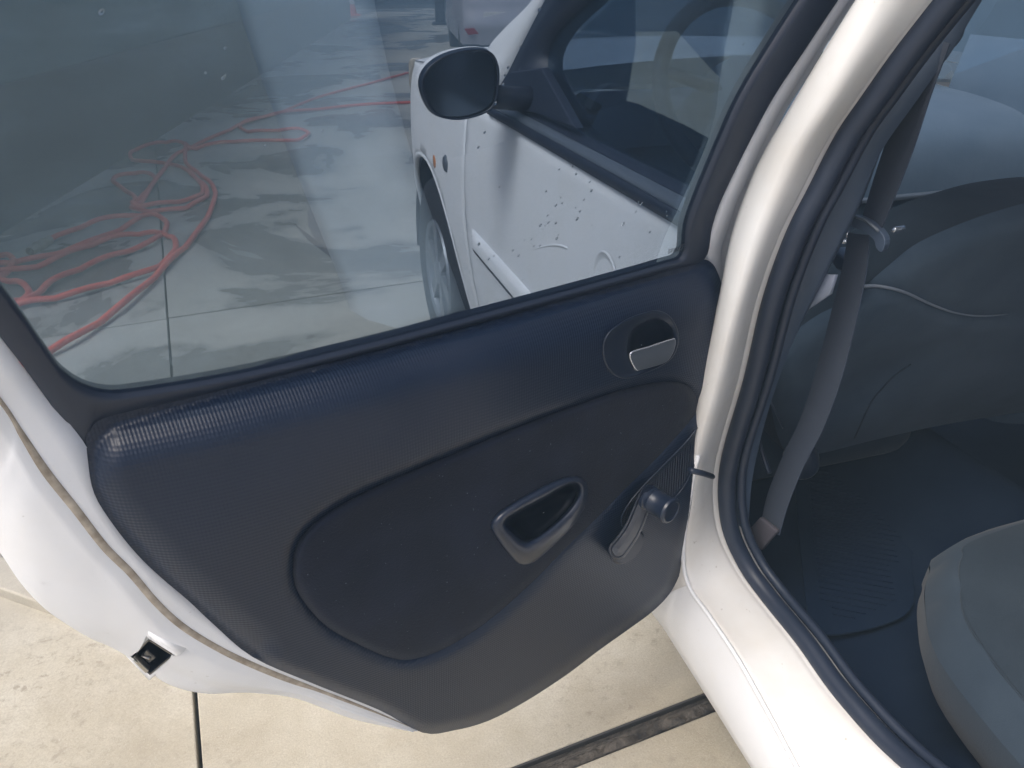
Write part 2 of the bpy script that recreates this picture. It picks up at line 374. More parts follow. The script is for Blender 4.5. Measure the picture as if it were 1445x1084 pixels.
c1, c2 = onZ((67, 340), .02), onZ((42, 355), .02); ax = (c2-c1); ln = ax.length
MB().lathe([(0, -.02), (.024, -.02), (.024, .03), (.019, .03), (.019, .05), (.027, .05), (.027, ln*.6), (.022, ln*.6), (.022, ln), (.015, ln), (.012, ln*.8), (0, ln*.8)], c1, ax, 20).build('coupling', M['brass'], hose, flat_angle=40)

# cone, posts and a car far off
cpt = onZ((492, 22), 0); cone = thing('traffic_cone', cpt, 'small red cone with a white band standing past the end of the dark wall', 'cone')
MB().lathe([(0, .6), (.04, .6), (.05, .58), (.17, .03), (.17, .0)], cpt, (0, 0, 1), 24).build('cone_body', M['redcone'], cone, flat_angle=40)
MB().lathe([(.098, .40), (.1, .40), (.141, .20), (.137, .20)], cpt, (0, 0, 1), 24).build('white_band', M['whiteplastic'], cone)
cone.scale = (1.5, 1.5, 1.5)
MB().box(cpt+Vector((0, 0, .015)), (.42, .42, .03)).build('base', M['redcone'], cone, smooth=False, bevel=.006)
bp = onZ((482, 27), 0)
po = thing('post', bp, 'thin pale blue post at the end of the dark wall', 'post')
MB().lathe([(.09, 0), (.09, 2.4), (.0, 2.42)], bp, (0, 0, 1), 16).build('pole', M['bluepost'], po)
MB().lathe([(.16, 0), (.16, .012), (.0, .012)], bp, (0, 0, 1), 16).build('foot_plate', M['bluepost'], po)
dp_ = onZ((622, 35), 0)
po2 = thing('post', dp_, 'dark steel post standing left of the parked silver car', 'post')
MB().box(dp_+Vector((0, 0, 1.2)), (.24, .24, 2.4), Matrix.Rotation(-YAW, 3, 'Z')).build('pole', M['darkpost'], po2, smooth=False, bevel=.01)
MB().box(dp_+Vector((0, 0, .03)), (.4, .4, .06), Matrix.Rotation(-YAW, 3, 'Z')).build('foot_plate', M['darkpost'], po2, smooth=False, bevel=.01)
kb = [onZ(p, .03) for p in ((-60, 752), (0, 783), (40, 806), (110, 868), (92, 862), (50, 848), (0, 830), (-60, 800))]
kerb = MB().prism(kb, (0, 0, -.034)).build('kerb_piece', M['concrete'], smooth=False, bevel=.006); tag(kerb, 'low broken strip of grey concrete on the floor past the door edge', 'kerb')

def far_car():
    o = onZ((648, 66), .0); o = hd(12.3, -.72)
    R = Matrix.Rotation(-YAW*.55, 3, 'Z')
    c = thing('parked_car', o, 'silver grey car parked far ahead, seen from behind beyond the wing mirror', 'car')
    tr = lambda x, y, z: o + R @ Vector((x, y, z))
    prof = [(.02, .28), (0, .42), (-.02, .55), (.03, .75), (.08, .95), (.35, 1.38), (.9, 1.47), (1.9, 1.44), (2.6, 1.02), (3.7, .85), (3.85, .6), (3.8, .28)]
    Q = cr(prof, 5)
    rails = []
    for s_, k in ((-.0, .96), (.04, 1.0), (.25, 1.03), (.85, 1.05), (1.45, 1.03), (1.66, 1.0), (1.7, .96)):
        rails.append([tr(s_, 1.9+(y-1.9)*k, z) for y, z in Q])
    b = MB().loft(rails); n = len(Q)
    b.F.append(tuple(range(n))); b.F.append(tuple(range(6*n, 7*n)))
    body = b.build('body', M['silvercar'], c, flat_angle=50)
    for x in (.02, 1.4):
        MB().prism([tr(x+dx, -.055, z) for dx, z in ((0, .50), (.28, .52), (.27, .44), (.06, .42))], R @ Vector((0, .05, 0))).build('reflector', M['red'], c, smooth=False)
    MB().prism([tr(x, -.06, z) for x, z in ((.3, .60), (1.4, .60), (1.4, .72), (.3, .72))], R @ Vector((0, .05, 0))).build('number_plate_panel', M['whiteplastic'], c, smooth=False)
    MB().box(tr(.85, .02, .24), (1.66, .12, .1), R).build('lower_bumper', M['rubber'], c, bevel=.02)
    MB().prism([tr(x, y-.02, z) for x, y, z in ((.25, .12, .98), (1.45, .12, .98), (1.35, .32, 1.33), (.35, .32, 1.33))], R @ Vector((0, .03, .0))).build('rear_window', M['glossblack'], c, smooth=False)
    for x in (.0, 1.52):
        for y in (.72, 3.1):
            wv = MB().lathe([(.02, 0), (.2, 0), (.29, .01), (.3, .05), (.3, .15), (.29, .18), (.02, .18)], tr(x, y, .3), R @ Vector((1, 0, 0)), 24).build('wheel', M['tyre'], c, flat_angle=40)
far_car()

# ------------------------------------------------------------------ the car
car = thing('hatchback', (1.33, .8, 0), 'white hatchback with its rear left door standing wide open', 'car')

# body jamb: door pillar, rocker and the corner between them (matched points along outer edge / crease / seal side)
JO = [(1260, -75), (1212, 0), (1165, 75), (1120, 150), (1085, 210), (1060, 262), (1033, 340), (1015, 430), (990, 540), (960, 660), (925, 780), (916, 852), (940, 893), (1000, 988), (1060, 1084), (1130, 1195), (1250, 1390)]
JM = [(1300, -75), (1250, 0), (1204, 80), (1160, 153), (1124, 208), (1097, 262), (1066, 340), (1040, 430), (1013, 540), (982, 660), (965, 770), (972, 825), (1002, 870), (1042, 930), (1088, 1012), (1150, 1125), (1290, 1340)]
JI = [(1372, -75), (1312, 0), (1248, 83), (1198, 154), (1165, 203), (1128, 275), (1096, 340), (1065, 430), (1040, 540), (1008, 659), (1009, 737), (1031, 793), (1063, 840), (1113, 903), (1168, 980), (1256, 1075), (1403, 1190)]
xo = [.53]*9+[.535, .55, .56, .562, .562, .562, .562, .562]
xm = [.535]*9+[.54, .55, .56, .562, .562, .562, .562, .562]
xi = [.582]*7+[.588, .60, .61, .62, .64, .652, .652, .648, .652, .652]
def jr(pp, xx, dx=0, n=7): return [Vector(v) for v in cr([onX(p, x+dx) for p, x in zip(pp, xx)], n)]
ro, rm, ri = jr(JO, xo), jr(JM, xm), jr(JI, xi)
def between(a, b, t, bulge=(0, 0, 0)): return [p.lerp(q, t)+Vector(bulge) for p, q in zip(a, b)]
inner = [p+Vector((.05, -.005, -.004)) for p in ri]
back = [p+Vector((.06, .03, -.05)) for p in ro]
jm = MB().loft([back, [p+Vector((.004, .010, 0)) for p in ro], ro, between(ro, rm, .06, (-.001, -.001, 0)), between(ro, rm, .35, (-.004, -.004, .001)), between(ro, rm, .8, (-.003, -.004, .002)), rm,
                between(rm, ri, .12, (.002, -.004, -.003)), between(rm, ri, .5, (0, -.004, .002)), between(rm, ri, .9, (0, -.003, .002)), between(rm, ri, .98, (0, -.001, .001)), ri, [p+Vector((.002, 0, 0)) for p in ri], inner])
body = jm.build('body_shell', M['jamb'], car)
# pressed crease along the rocker
MB().tube([p+Vector((-.001, 0, .0005)) for p in rm[62:]], .0035, 8).build('rocker_bead', M['white'], body)
# outer rocker skin and underside
rk = ro[77:]
MB().loft([[p+Vector((0, 0, .0)) for p in rm[77:]], between(rm[77:], rk, .3, (-.012, 0, 0)), between(rm[77:], rk, .75, (-.010, 0, 0)), [p+Vector((0, 0, -.0)) for p in rk], [p+Vector((.06, 0, -.05)) for p in rk], [p+Vector((.3, 0, -.06)) for p in rk]]).build('rocker_skin', M['white'], car)

# door opening seal: fat ribbed rubber bead
sc_ = [p+Vector((.018, -.012, .006)) for p in jr(JI, xi)]
o = MB().tube(sc_, .0140, 12).build('door_seal', M['rubber'], car)
MB().tube([p+Vector((.022, -.006, .008)) for p in sc_], .0075, 8).build('seal_lip', M['rubber'], o)

# rear jamb of the door opening, leaning back round the wheel arch (beside the photographer; it shows in the door glass)
ja = cr([(.655, .33, .44), (.65, .27, .54), (.65, .12, .74), (.66, -.02, .97), (.70, -.12, 1.15), (.75, -.10, 1.36)], 6); jb = cr([(.60, .02, .36), (.60, -.05, .46), (.60, -.21, .67), (.60, -.36, .92), (.64, -.46, 1.12), (.70, -.44, 1.34)], 6)
ja, jb = [Vector(v) for v in ja], [Vector(v) for v in jb]
MB().loft([[v+Vector((.04, -.01, 0)) for v in ja], ja, between(ja, jb, .3, (-.012, .004, 0)), between(ja, jb, .8, (-.014, .004, 0)), jb, [v+Vector((.06, .03, 0)) for v in jb]]).build('rear_jamb', M['white'], car)
# outer side skin of front door and wing
def xs(y, z):
    z0 = (z-.75); x = .515 + (.06*(z0/.45)**2 if z0 < 0 else .022*(z0/.28)**2)
    return x + (((y-2.65)/.75)**2*.17 if y > 2.65 else 0)
def side(V, dx=0): return [(xs(y, z)+dx, y, z) for y, z in V]
def skin(name, out, parent, m=None, holes=(), step=.035, dx=0, **k):
    V, Fc = fill(out, holes, step); return mesh(name, side(V, dx), Fc, m or M['white'], parent, **k)
fd = skin('front_door', cr([(.87, .36), (.862, .6), (.86, .82), (.868, 1.0), (.88, 1.022), (1.3, 1.018), (1.7, 1.012), (2.0, 1.005), (2.045, .98), (2.05, .7), (2.03, .4), (2.0, .35), (1.5, .345), (.9, .345)], 5, True), car, solid=.004)
arch = [(2.60+.42*math.cos(a), .335+.42*math.sin(a)) for a in np.linspace(math.pi*1.02, -.02*math.pi, 26)]
wing = skin('front_wing', [(2.058, .36), (2.06, .7), (2.056, 1.03), (2.2, 1.045), (2.5, 1.055), (2.8, 1.035), (3.1, .965), (3.3, .865), (3.36, .74), (3.38, .55), (3.36, .4), (3.3, .30), (3.0, .28)]+arch[::-1]+[(2.1, .28), (2.07, .3)], car, solid=.004)
skin('lower_rocker', [(.85, .26), (2.05, .26), (2.05, .335), (.85, .335)], car, dx=.004, solid=.004)
MB().tube([(xs(y, z)+.006, y, z) for y, z in arch], .011, 8).build('arch_lip', M['white'], wing)
MB().loft([[(x, y, z) for y, z in arch] for x in (.55, .95)]).build('wheel_well', M['rubber'], wing)
q = onX((632, 231), .52, False)
MB().lathe([(0, -.008), (.02, -.008), (.026, -.002), (.027, .004)], (xs(q.y, q.z), q.y, q.z), (1, 0, 0), 20).build('side_indicator', M['grey'], wing)
q = onX((616, 228), .52, False); MB().lathe([(0, -.004), (.02, -.003), (.022, .003)], (xs(q.y, q.z), q.y, q.z), (1, 0, 0), 20).build('orange_spot', M['orange'], wing)  # small orange disc for a reddish spot by the indicator
# side rubbing strip with its dark underside
ys = np.linspace(.90, 1.99, 24)
def strip(prof): return [[(xs(y, .66+dz)-dx*min(1, (1.995-y)/.05, (y-.88)/.02), y, .66+dz) for y in ys] for dx, dz in prof]
MB().loft(strip([(0, .032), (.010, .028), (.016, .012), (.016, -.012)])).build('rubbing_strip', M['white'], fd)
MB().loft(strip([(.0155, -.0125), (.012, -.026), (0, -.032)])).build('strip_underside', M['rubber'], fd)
# round handle dish, and a white curve painting the handle's highlight
q = onX((845, 395), .505, False); hc = Vector((xs(q.y, q.z)-.003, q.y, q.z))
MB().lathe([(.048, .001), (.046, -.002), (.043, .001), (.03, .004), (0, .004)], hc, (1, 0, 0), 32).build('handle_dish', M['white'], fd)
ha = cr([onX(p, xs(1.25, .87)-.004, False) for p in ((745, 357), (757, 351), (772, 347), (788, 346), (800, 350))], 5)
MB().tube(ha, .0022, 6).build('handle_highlight', M['white'], fd)
# belt moulding
yb = np.linspace(.875, 1.85, 20)
MB().loft([[(xs(y, 1.01)+dx, y, 1.015+dz) for y in yb] for dx, dz in ((-.001, -.012), (-.010, -.008), (-.010, .006), (-.004, .010))]).build('belt_moulding', M['rubber'], fd)
MB().loft([[(xs(y, 1.01)+dx, y, 1.015+dz) for y in yb] for dx, dz in ((-.0035, .0105), (-.002, .017), (.018, .020))]).build('belt_strip', M['grey'], fd)
MB().loft([[(xs(y, 1.01)+dx, y, 1.015+dz) for y in yb] for dx, dz in ((.0185, .0205), (.03, .026), (.06, .024), (.07, -.02), (.075, -.5))]).build('inner_door_trim', M['rubber'], fd)
# front door window frame and A pillar (traced on the leaning window plane)
XW = .545
fa = [(700, 134), (716, 104), (735, 66), (769, 0), (812, -82), (880, -190)]; fb = [(800, 170), (764, 100), (778, 51), (827, 0), (900, -66), (985, -150)]
a_, b_ = [Vector(v) for v in cr([onX(p, XW) for p in fa], 6)], [Vector(v) for v in cr([onX(p, XW+.01) for p in fb], 6)]
MB().loft([[v+Vector((.05, .02, 0)) for v in a_], a_, between(a_, b_, .45, (-.010, 0, 0)), b_, [v+Vector((.05, 0, 0)) for v in b_]]).build('window_frame', M['rubber'], fd)
pa = [(676, 100), (690, 66), (712, 40), (751, 0), (800, -74), (868, -185)]
p_ = [Vector(v) for v in cr([onX(p, XW+.01) for p in pa], 6)]
MB().loft([[v+Vector((.05, .03, 0)) for v in p_], p_, between(p_, a_, .5, (-.006, .0, .004)), [v+Vector((0, .002, 0)) for v in a_], [v+Vector((.05, .02, 0)) for v in a_]]).build('windscreen_pillar', M['white'], car)
# mirror sail panel and mirror
sail = [onX(p, XW-.012) for p in ((690, 150), (700, 128), (716, 102), (764, 96), (812, 182), (757, 160))]
MB().prism(sail, (.02, 0, 0)).build('mirror_sail', M['rubber'], fd, smooth=False, bevel=.004)
mc = onX((650, 119), .40, False)
mo_pts = cr([(595, 126), (600, 100), (624, 80), (660, 70), (690, 72), (702, 90), (703, 120), (696, 150), (672, 164), (640, 169), (612, 160)], 6, True)
my = mc.y
oc = [onY(p, my) for p in mo_pts]; ctr = sum(oc, Vector())/len(oc)
ringsM = []
for k, dy in ((.94, -.004), (.985, -.010), (1.0, 0), (1.02, .025), (.97, .06), (.82, .09), (.55, .108), (.2, .115)):
    ringsM.append([ctr+(v-ctr)*k+Vector((0, dy, 0)) for v in oc])
mm = MB().loft(ringsM, True); mir = mm.build('wing_mirror', M['smooth'], car)
MB().loft([[ctr+(v-ctr)*k+Vector((0, dy, 0)) for v in oc] for k, dy in ((1.025, .02), (1.03, .035), (.985, .062), (.835, .092), (.56, .112), (.1, .12))], True).build('mirror_cover', M['white'], mir)
gm = MB(); gm.add([ctr+(v-ctr)*.93+Vector((0, .004, 0)) for v in oc], [tuple(range(len(oc)))]); gm.build('mirror_glass', mat('mirror_surface', (.10, .13, .17), .12, .5, .85), mir)
MB().tube([ctr+Vector((.06, .03, -.03)), ctr+Vector((.12, .05, -.04)), ctr+Vector((.17, .04, -.04))], .035, 12, flat=.7).build('mirror_arm', M['rubber'], mir)
# front window pane
wp = [onX(p, XW+.02) for p in ((770, 150), (778, 45), (830, -5), (1000, -160), (1200, -160), (1130, 60), (985, 290), (860, 215))]
MB().add(wp, [tuple(range(len(wp)))]).build('front_window', M['clear'], fd, smooth=False, solid=.004)

# bonnet, front end, lamp, wheel
def nose(y): return xs(y, .9)
hr = []
for u in np.linspace(0, 1, 11):
    row = []
    for y in np.linspace(2.0, 3.42, 16):
        xl = nose(min(y, 3.34))+.012; xr = 2.66-xl; zt = np.interp(y, [2.0, 2.5, 2.8, 3.1, 3.3, 3.42], [1.045, 1.055, 1.035, .965, .87, .76])
        row.append((xl+(xr-xl)*u, y+.12*math.sin(math.pi*u)*(y > 2.9)*(y-2.9)*1.5, zt+.055*math.sin(math.pi*u)**.6))
    hr.append(row)
MB().loft(hr).build('bonnet', M['white'], car)
br = [[(nose(3.34)+(2.66-2*nose(3.34))*u, 3.36+.12*math.sin(math.pi*u)**.7+dy, z) for u in np.linspace(0, 1, 15)] for dy, z in ((.02, .74), (.06, .6), (.07, .45), (.02, .25))]
MB().loft(br).build('front_bumper', M['white'], car)
for sgn, n_ in ((1, 'l'), (-1, 'r')):
    f = lambda x: x if sgn == 1 else 2.66-x
    hl = [(f(nose(min(y, 3.34))+dx), y, z) for y, z, dx in ((2.80, 1.042, -.006), (3.0, 1.0, -.014), (3.2, .925, -.014), (3.34, .83, .01), (3.38, .74, .06), (3.2, .78, -.006), (2.95, .93, -.006))]
    MB().prism(hl, (sgn*.05, .01, 0)).build('headlight', M['lens'], car, bevel=.012)
# right side, rear and roof of the shell, so that the cabin closes in real shade
def rightside(name, out, m, parent, dx=0):
    V, Fc = fill(out, (), .06); return mesh(name, [(2.66-xs(y, z)-dx, y, z) for y, z in V], Fc, m, parent, solid=.004)
rightside('right_side_skin', [(-1.0, .35), (-.7, .3), (-.5, .62), (-.2, .72), (.1, .6), (.25, .28), (2.17, .28), (2.3, .6), (2.55, .70), (2.8, .6), (2.93, .28), (3.36, .4), (3.36, .7), (3.1, .88), (2.5, .97), (2.05, 1.0), (.5, 1.03), (-1.0, 1.0)], M['white'], car)
def roofrow(y, z): return [(XW+.04+(z-.98)*.27+(1.57-.08-.0-2*(z-.98)*.27)*u, y, z+.03*math.sin(math.pi*u)) for u in np.linspace(0, 1, 9)]
rr_ = [roofrow(y, z) for y, z in ((-.95, 1.30), (-.6, 1.38), (0, 1.435), (.6, 1.445), (1.05, 1.42), (1.22, 1.38))]
MB().loft(rr_).build('roof', M['white'], car, solid=.02)
MB().loft([[(p[0], p[1], p[2]-.025) for p in r] for r in rr_]).build('headlining', M['trim'], car)
ws = [[(a[0]+(b[0]-a[0])*t, a[1]+(b[1]-a[1])*t, a[2]+(b[2]-a[2])*t) for a, b in zip(roofrow(1.24, 1.37), [(.60+1.46*u, 2.0+.10*math.sin(math.pi*u), 1.0+.03*math.sin(math.pi*u)) for u in np.linspace(0, 1, 9)])] for t in (0, .33, .66, 1)]
MB().loft(ws).build('windscreen', M['clear'], car)
for x0, x1 in ((2.66-XW-.01, 2.66-XW-.10),):
    MB().loft([[(x0, 2.0, 1.0), (x1, 1.24, 1.37)], [(x0-.05, 1.95, 1.0), (x1-.05, 1.19, 1.37)], [(x0, 1.9, 1.0), (x1, 1.16, 1.36)]]).build('right_pillar', M['trim'], car)
    MB().loft([[(x0, .9, 1.02), (x1, .75, 1.40)], [(x0, .75, 1.02), (x1, .62, 1.40)]]).build('right_pillar', M['trim'], car, solid=.03)
MB().loft([[(2.66-XW-.03, 1.9, 1.02), (2.66-XW-.12, 1.2, 1.36)], [(2.66-XW-.03, -.6, 1.02), (2.66-XW-.12, -.5, 1.36)]]).build('right_windows', M['clear'], car)
def wheel(x, y, z, sgn=1):
    prof = [(r*1.13, a) for r, a in ((.17, -.005), (.2, -.012), (.245, -.016), (.285, -.004), (.298, .02), (.302, .06), (.302, .14), (.29, .17), (.2, .18))]
    t = MB().lathe([(r, a*sgn) for r, a in prof], (x, y, z), (1, 0, 0), 48).build('wheel', M['tyre'], car)
    rim = MB().lathe([(r, a*sgn) for r, a in ((.19, .0), (.185, -.012), (.172, -.006), (.165, .02), (.165, .12))], (x, y, z), (1, 0, 0), 40)
    rim.lathe([(0, -.014*sgn), (.03, -.014*sgn), (.045, -.006*sgn), (.05, .02*sgn)], (x, y, z), (1, 0, 0), 20)
    for k in range(6):
        a = k*math.pi/3+.3; d = Vector((0, math.cos(a), math.sin(a))); s_ = Vector((0, -d.z, d.y)); c = Vector((x-.004*sgn, y, z))
        rim.prism([c+d*.03+s_*.016, c+d*.175+s_*.030, c+d*.175-s_*.030, c+d*.03-s_*.016], (.015*sgn, 0, 0))
    rim.build('rim', M['rim'], t, flat_angle=35)
    MB().lathe([(0, .05*sgn), (.16, .05*sgn)], (x, y, z), (1, 0, 0), 24).build('brake_shield', M['darkpost'], t)
wheel(.545, 2.58, .345); wheel(2.66-.555, 2.58, .345, -1)

# ------------------------------------------------------------------ cabin
def sheet(name, pts, m, parent, **k): return MB().add(pts, [tuple(range(len(pts)))]).build(name, m, parent, **k)
# carpet: floor, tunnel and the step at the seat
fx, fy = np.linspace(.67, 2.0, 34), np.linspace(-.3, 1.9, 48); cv = []
for y in fy:
    for x in fx:
        z = .245+.16*math.exp(-((x-1.33)/.12)**2)+.16*max(0, min(1, (.70-x)/.03))+.10/(1+math.exp((y-.52)*40))*(x > .7)+.012*math.sin(x*9)*math.sin(y*7)
        if y > 1.55: z += (y-1.55)*.8
        cv.append((x, y, z))
n = len(fx); MB().add(cv, [(j*n+i, j*n+i+1, (j+1)*n+i+1, (j+1)*n+i) for j in range(len(fy)-1) for i in range(n-1)]).build('carpet', M['carpet'], car)
# inner pillar trim
ti = [(1405, -75), (1362, 0), (1318, 62), (1262, 150), (1215, 220), (1170, 300), (1128, 390), (1098, 480), (1072, 570), (1050, 660), (1042, 720), (1040, 740)]
to = [(1440, -75), (1380, 0), (1345, 70), (1300, 130), (1250, 200), (1214, 290), (1160, 400), (1118, 485), (1082, 575), (1064, 650), (1058, 715), (1056, 745)]
A1 = [Vector(v) for v in cr([onX(p, .66) for p in ti], 5)]; B1 = [Vector(v) for v in cr([onX(p, .69) for p in to], 5)]
ptr = MB().loft([[v+Vector((-.02, .01, 0)) for v in A1], A1, between(A1, B1, .5, (.0, -.014, 0)), B1, [v+Vector((.015, .05, 0)) for v in B1]]).build('pillar_trim', M['trim'], car)
av = onX((1338, 46), .68)
MB().lathe([(0, .012), (.010, .011), (.018, .006), (.021, -.002), (.021, -.03)], av, (.1, -.98, -.1), 28).build('belt_anchor_cover', M['trim'], ptr)
MB().tube([onX(p, .655) for p in ((1356, -4), (1300, 70), (1237, 153))], .0022, 6).build('seal_highlight', M['grey'], ptr)  # grey bead painting the highlight line along the seal
# seat belt
def strap(c, wpx, x, n=6):
    a, b = [], []
    for i, (p, w_, x_) in enumerate(zip(c, wpx, x)):
        q = c[min(i+1, len(c)-1)]; r_ = c[max(i-1, 0)]; d = Vector((q[0]-r_[0], q[1]-r_[1])); d.normalize(); nx, ny = -d.y, d.x
        a.append(onX((p[0]-nx*w_/2, p[1]-ny*w_/2), x_, False)); b.append(onX((p[0]+nx*w_/2, p[1]+ny*w_/2), x_+.012, False))
    A, B = [Vector(v) for v in cr(a, n)], [Vector(v) for v in cr(b, n)]
    return MB().loft([A, between(A, B, .5), B])
sb = strap([(1322, 55), (1296, 125), (1270, 205), (1247, 270), (1230, 318)], [40, 40, 40, 36, 30], [.735, .74, .745, .745, .745]).build('seat_belt', M['belt'], car, solid=.0014, smooth=False)
strap([(1212, 330), (1206, 380), (1189, 455), (1168, 535), (1145, 600), (1120, 650), (1098, 705), (1086, 752)], [30, 34, 37, 37, 35, 33, 32, 28], [.75, .75, .75, .75, .748, .742, .735, .725]).build('lower_webbing', M['belt'], sb, solid=.0014, smooth=False)
fl = [onX(p, .715, False) for p in ((1052, 752), (1072, 730), (1097, 750), (1074, 778))]
MB().prism(fl, (.012, .006, -.004)).build('folded_end', mat('worn_webbing', (.075, .07, .085), .9), sb, bevel=.004)
tg = cr([(1196, 310), (1204, 305), (1220, 310), (1240, 324), (1249, 340), (1244, 356), (1236, 350), (1232, 338), (1218, 326), (1204, 321)], 3, True)
MB().prism([onX(p, .737, False) for p in tg], (.012, .004, 0)).build('belt_tongue', M['trim'], sb, smooth=False, bevel=.004)
MB().tube([onX(p, .736, False) for p in ((1197, 309), (1206, 305), (1222, 311), (1240, 326))], .0022, 6).build('tongue_edge', M['grey'], sb)
# recliner clutter behind the belt
cl = MB()
for P in ([(1192, 318), (1196, 332), (1197, 338)], [(1168, 347), (1182, 342), (1195, 341)], [(1172, 336), (1184, 334), (1192, 340)]):
    cl.tube([onX(p, .80, False) for p in P], .003, 6)
cl.build('seat_hinge_wire', M['chrome'], car)
MB().prism([onX(p, .82, False) for p in ((1164, 360), (1172, 350), (1200, 372), (1200, 388), (1180, 380))], (.03, 0, 0)).build('seat_hinge', M['smooth'], car, bevel=.003)
# front door trim glimpsed past the seat, windscreen light painted in as pale grey
sheet('front_door_bin', [onX(p, .70, False) for p in ((1148, 386), (1180, 388), (1172, 415), (1126, 446), (1104, 470), (1088, 500), (1092, 485), (1113, 447))], mat('windscreen_lit_plastic', (.24, .28, .36), .6), car, solid=.006)
# front seat back: sheet traced on its leaning plane, with relief
s0 = Vector((1, 1.03, .45)); sv = Vector((0, -.18, .55)).normalized(); sn = Vector((0, -sv.z, sv.y))
def SP(p, h=0): return onP(p, s0+sn*h, sn)
seat_o = cr([(1083, 512), (1110, 478), (1150, 447), (1200, 420), (1250, 378), (1290, 346), (1340, 322), (1400, 300), (1470, 282), (1560, 275), (1640, 300), (1690, 380), (1690, 500), (1600, 555), (1450, 580), (1330, 600), (1230, 622), (1150, 642), (1112, 640), (1092, 595)], 6, True)
V, Fc = fill(seat_o, (), 13)
d_ = pdist(V, seat_o); seam = cr([(1212, 405), (1240, 404), (1275, 412), (1315, 430), (1350, 442), (1390, 446), (1450, 440)], 6); ds = pdist(V, seam, False)
def seat_h(V):
    V = np.asarray(V, float); d_ = pdist(V, seat_o); ds = pdist(V, seam, False)
    return -.035*(np.clip(1-d_/45, 0, 1))**2 + .010*np.exp(-(((V[:, 0]-1300)/130)**2+((V[:, 1]-470)/70)**2)) - .008*np.exp(-(ds/7)**2) - .015*np.exp(-(((V[:, 0]-1235)+(V[:, 1]-530)*1.6)/60)**2)*np.clip((V[:, 1]-470)/40, 0, 1)
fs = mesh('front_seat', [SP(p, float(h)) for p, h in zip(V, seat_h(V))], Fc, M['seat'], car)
MB().loft([[SP(p, -.035) for p in seat_o], [SP(p, -.036)+Vector((0, .03, 0)) for p in seat_o], [SP(p, -.036)+Vector((0, .12, 0)) for p in seat_o]], True).build('seat_side', M['seat2'], fs)
MB().tube([SP(p, float(h)+.005) for p, h in zip(seam[:34], seat_h(seam[:34]))], [.0034-.00007*i for i in range(34)], 6).build('piping', mat('pale_piping', (.26, .30, .36), .5), fs)
pk = cr([(1285, 514), (1262, 530), (1245, 548), (1228, 570), (1206, 618)], 6); MB().tube([SP(p, float(h)+.0005) for p, h in zip(pk, seat_h(pk))], .0016, 6).build('pocket_seam', M['seat2'], fs)
MB().tube([SP(p)+sn*-.002 for p in cr([(1084, 560), (1094, 580), (1106, 606)], 5)], .0016, 6).build('side_seam', M['grey'], fs)
MB().tube([SP(p)+sn*-.035 for p in ((1279, 347), (1284, 343), (1296, 341))], .004, 8).build('head_restraint_clip', M['chrome'], fs)
# seat base under it, rails
MB().box((1.06, 1.42, .42), (.52, .62, .18)).build('front_seat_cushion', M['seat2'], car, bevel=.06)
bz = onZ((1108, 632), .40)
MB().lathe([(0, .012), (.024, .01), (.030, 0), (.030, -.03)], onX((1130, 655), .80, False), (-.6, -.8, .1), 24).build('recliner_knob', M['smooth'], car)
MB().tube([onX(p, .72, False) for p in ((1058, 618), (1064, 612), (1070, 620), (1078, 648), (1086, 668))], .004, 8).build('recliner_lever', M['smooth'], car)
# passenger seat and dash
def backrest(name, x0, x1, y0, y1, z0, z1):
    rows = []
    for t in np.linspace(0, 1, 9):
        k = 1-.5*max(0, t-.75)**2*8; xc, hw = (x0+x1)/2, (x1-x0)/2*k
        rows.append([(xc+hw*math.cos(a)*1.0, y0+(y1-y0)*t-.07*math.sin(a)*(1 if math.sin(a) > 0 else .6), z0+(z1-z0)*t) for a in np.linspace(0, 2*math.pi, 24, endpoint=False)])
    b = MB().loft(rows, True); b.F.append(tuple(range(8*24, 9*24))); return b.build(name, M['seat'], car)
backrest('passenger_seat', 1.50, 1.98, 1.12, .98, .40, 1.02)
db = MB(); dprof = [(1.62, .50), (1.56, .72), (1.58, .88), (1.64, .95), (1.75, .985), (1.98, 1.0), (2.05, .95), (2.05, .5)]
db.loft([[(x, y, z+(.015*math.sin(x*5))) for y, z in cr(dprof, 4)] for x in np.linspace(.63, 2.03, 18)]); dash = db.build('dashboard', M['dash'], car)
MB().box((1.65, 1.555, .80), (.5, .02, .012)).build('dash_trim_line', M['grey'], dash, bevel=.003)
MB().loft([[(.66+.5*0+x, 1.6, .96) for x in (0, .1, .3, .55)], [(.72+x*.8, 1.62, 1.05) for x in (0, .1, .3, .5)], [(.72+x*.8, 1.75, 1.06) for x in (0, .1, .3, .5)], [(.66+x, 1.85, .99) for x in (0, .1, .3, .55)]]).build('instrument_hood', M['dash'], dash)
wc = onX((1052, 128), .93, False); wax = Vector((0, -.88, .47)); U_ = Vector((1, 0, 0)); W_ = wax.cross(U_)
ringw = [wc+U_*(.185*math.cos(a))+W_*(.185*math.sin(a)) for a in np.linspace(0, 2*math.pi, 48, endpoint=False)]
sw = MB().tube(ringw, .0165, 12, True).build('steering_wheel', M['smooth'], car)
sk = MB()
for a in (.25, math.pi-.25, 1.5*math.pi): sk.tube([wc-wax*.02+U_*(.05*math.cos(a))+W_*(.05*math.sin(a)), wc+U_*(.18*math.cos(a))+W_*(.18*math.sin(a))], [.03, .018], 10, flat=.5)
sk.build('spokes', M['smooth'], sw); MB().lathe([(0, .012), (.05, .01), (.07, 0), (.075, -.04), (.05, -.22)], wc, wax, 28).build('airbag_hub', M['trim'], sw)
q = onX((929, 104), 1.05, False); MB().lathe([(0, .002), (.004, .002), (.004, -.004)], q, (-.4, -.9, .1), 12).build('warning_light', M['redcone'], dash)
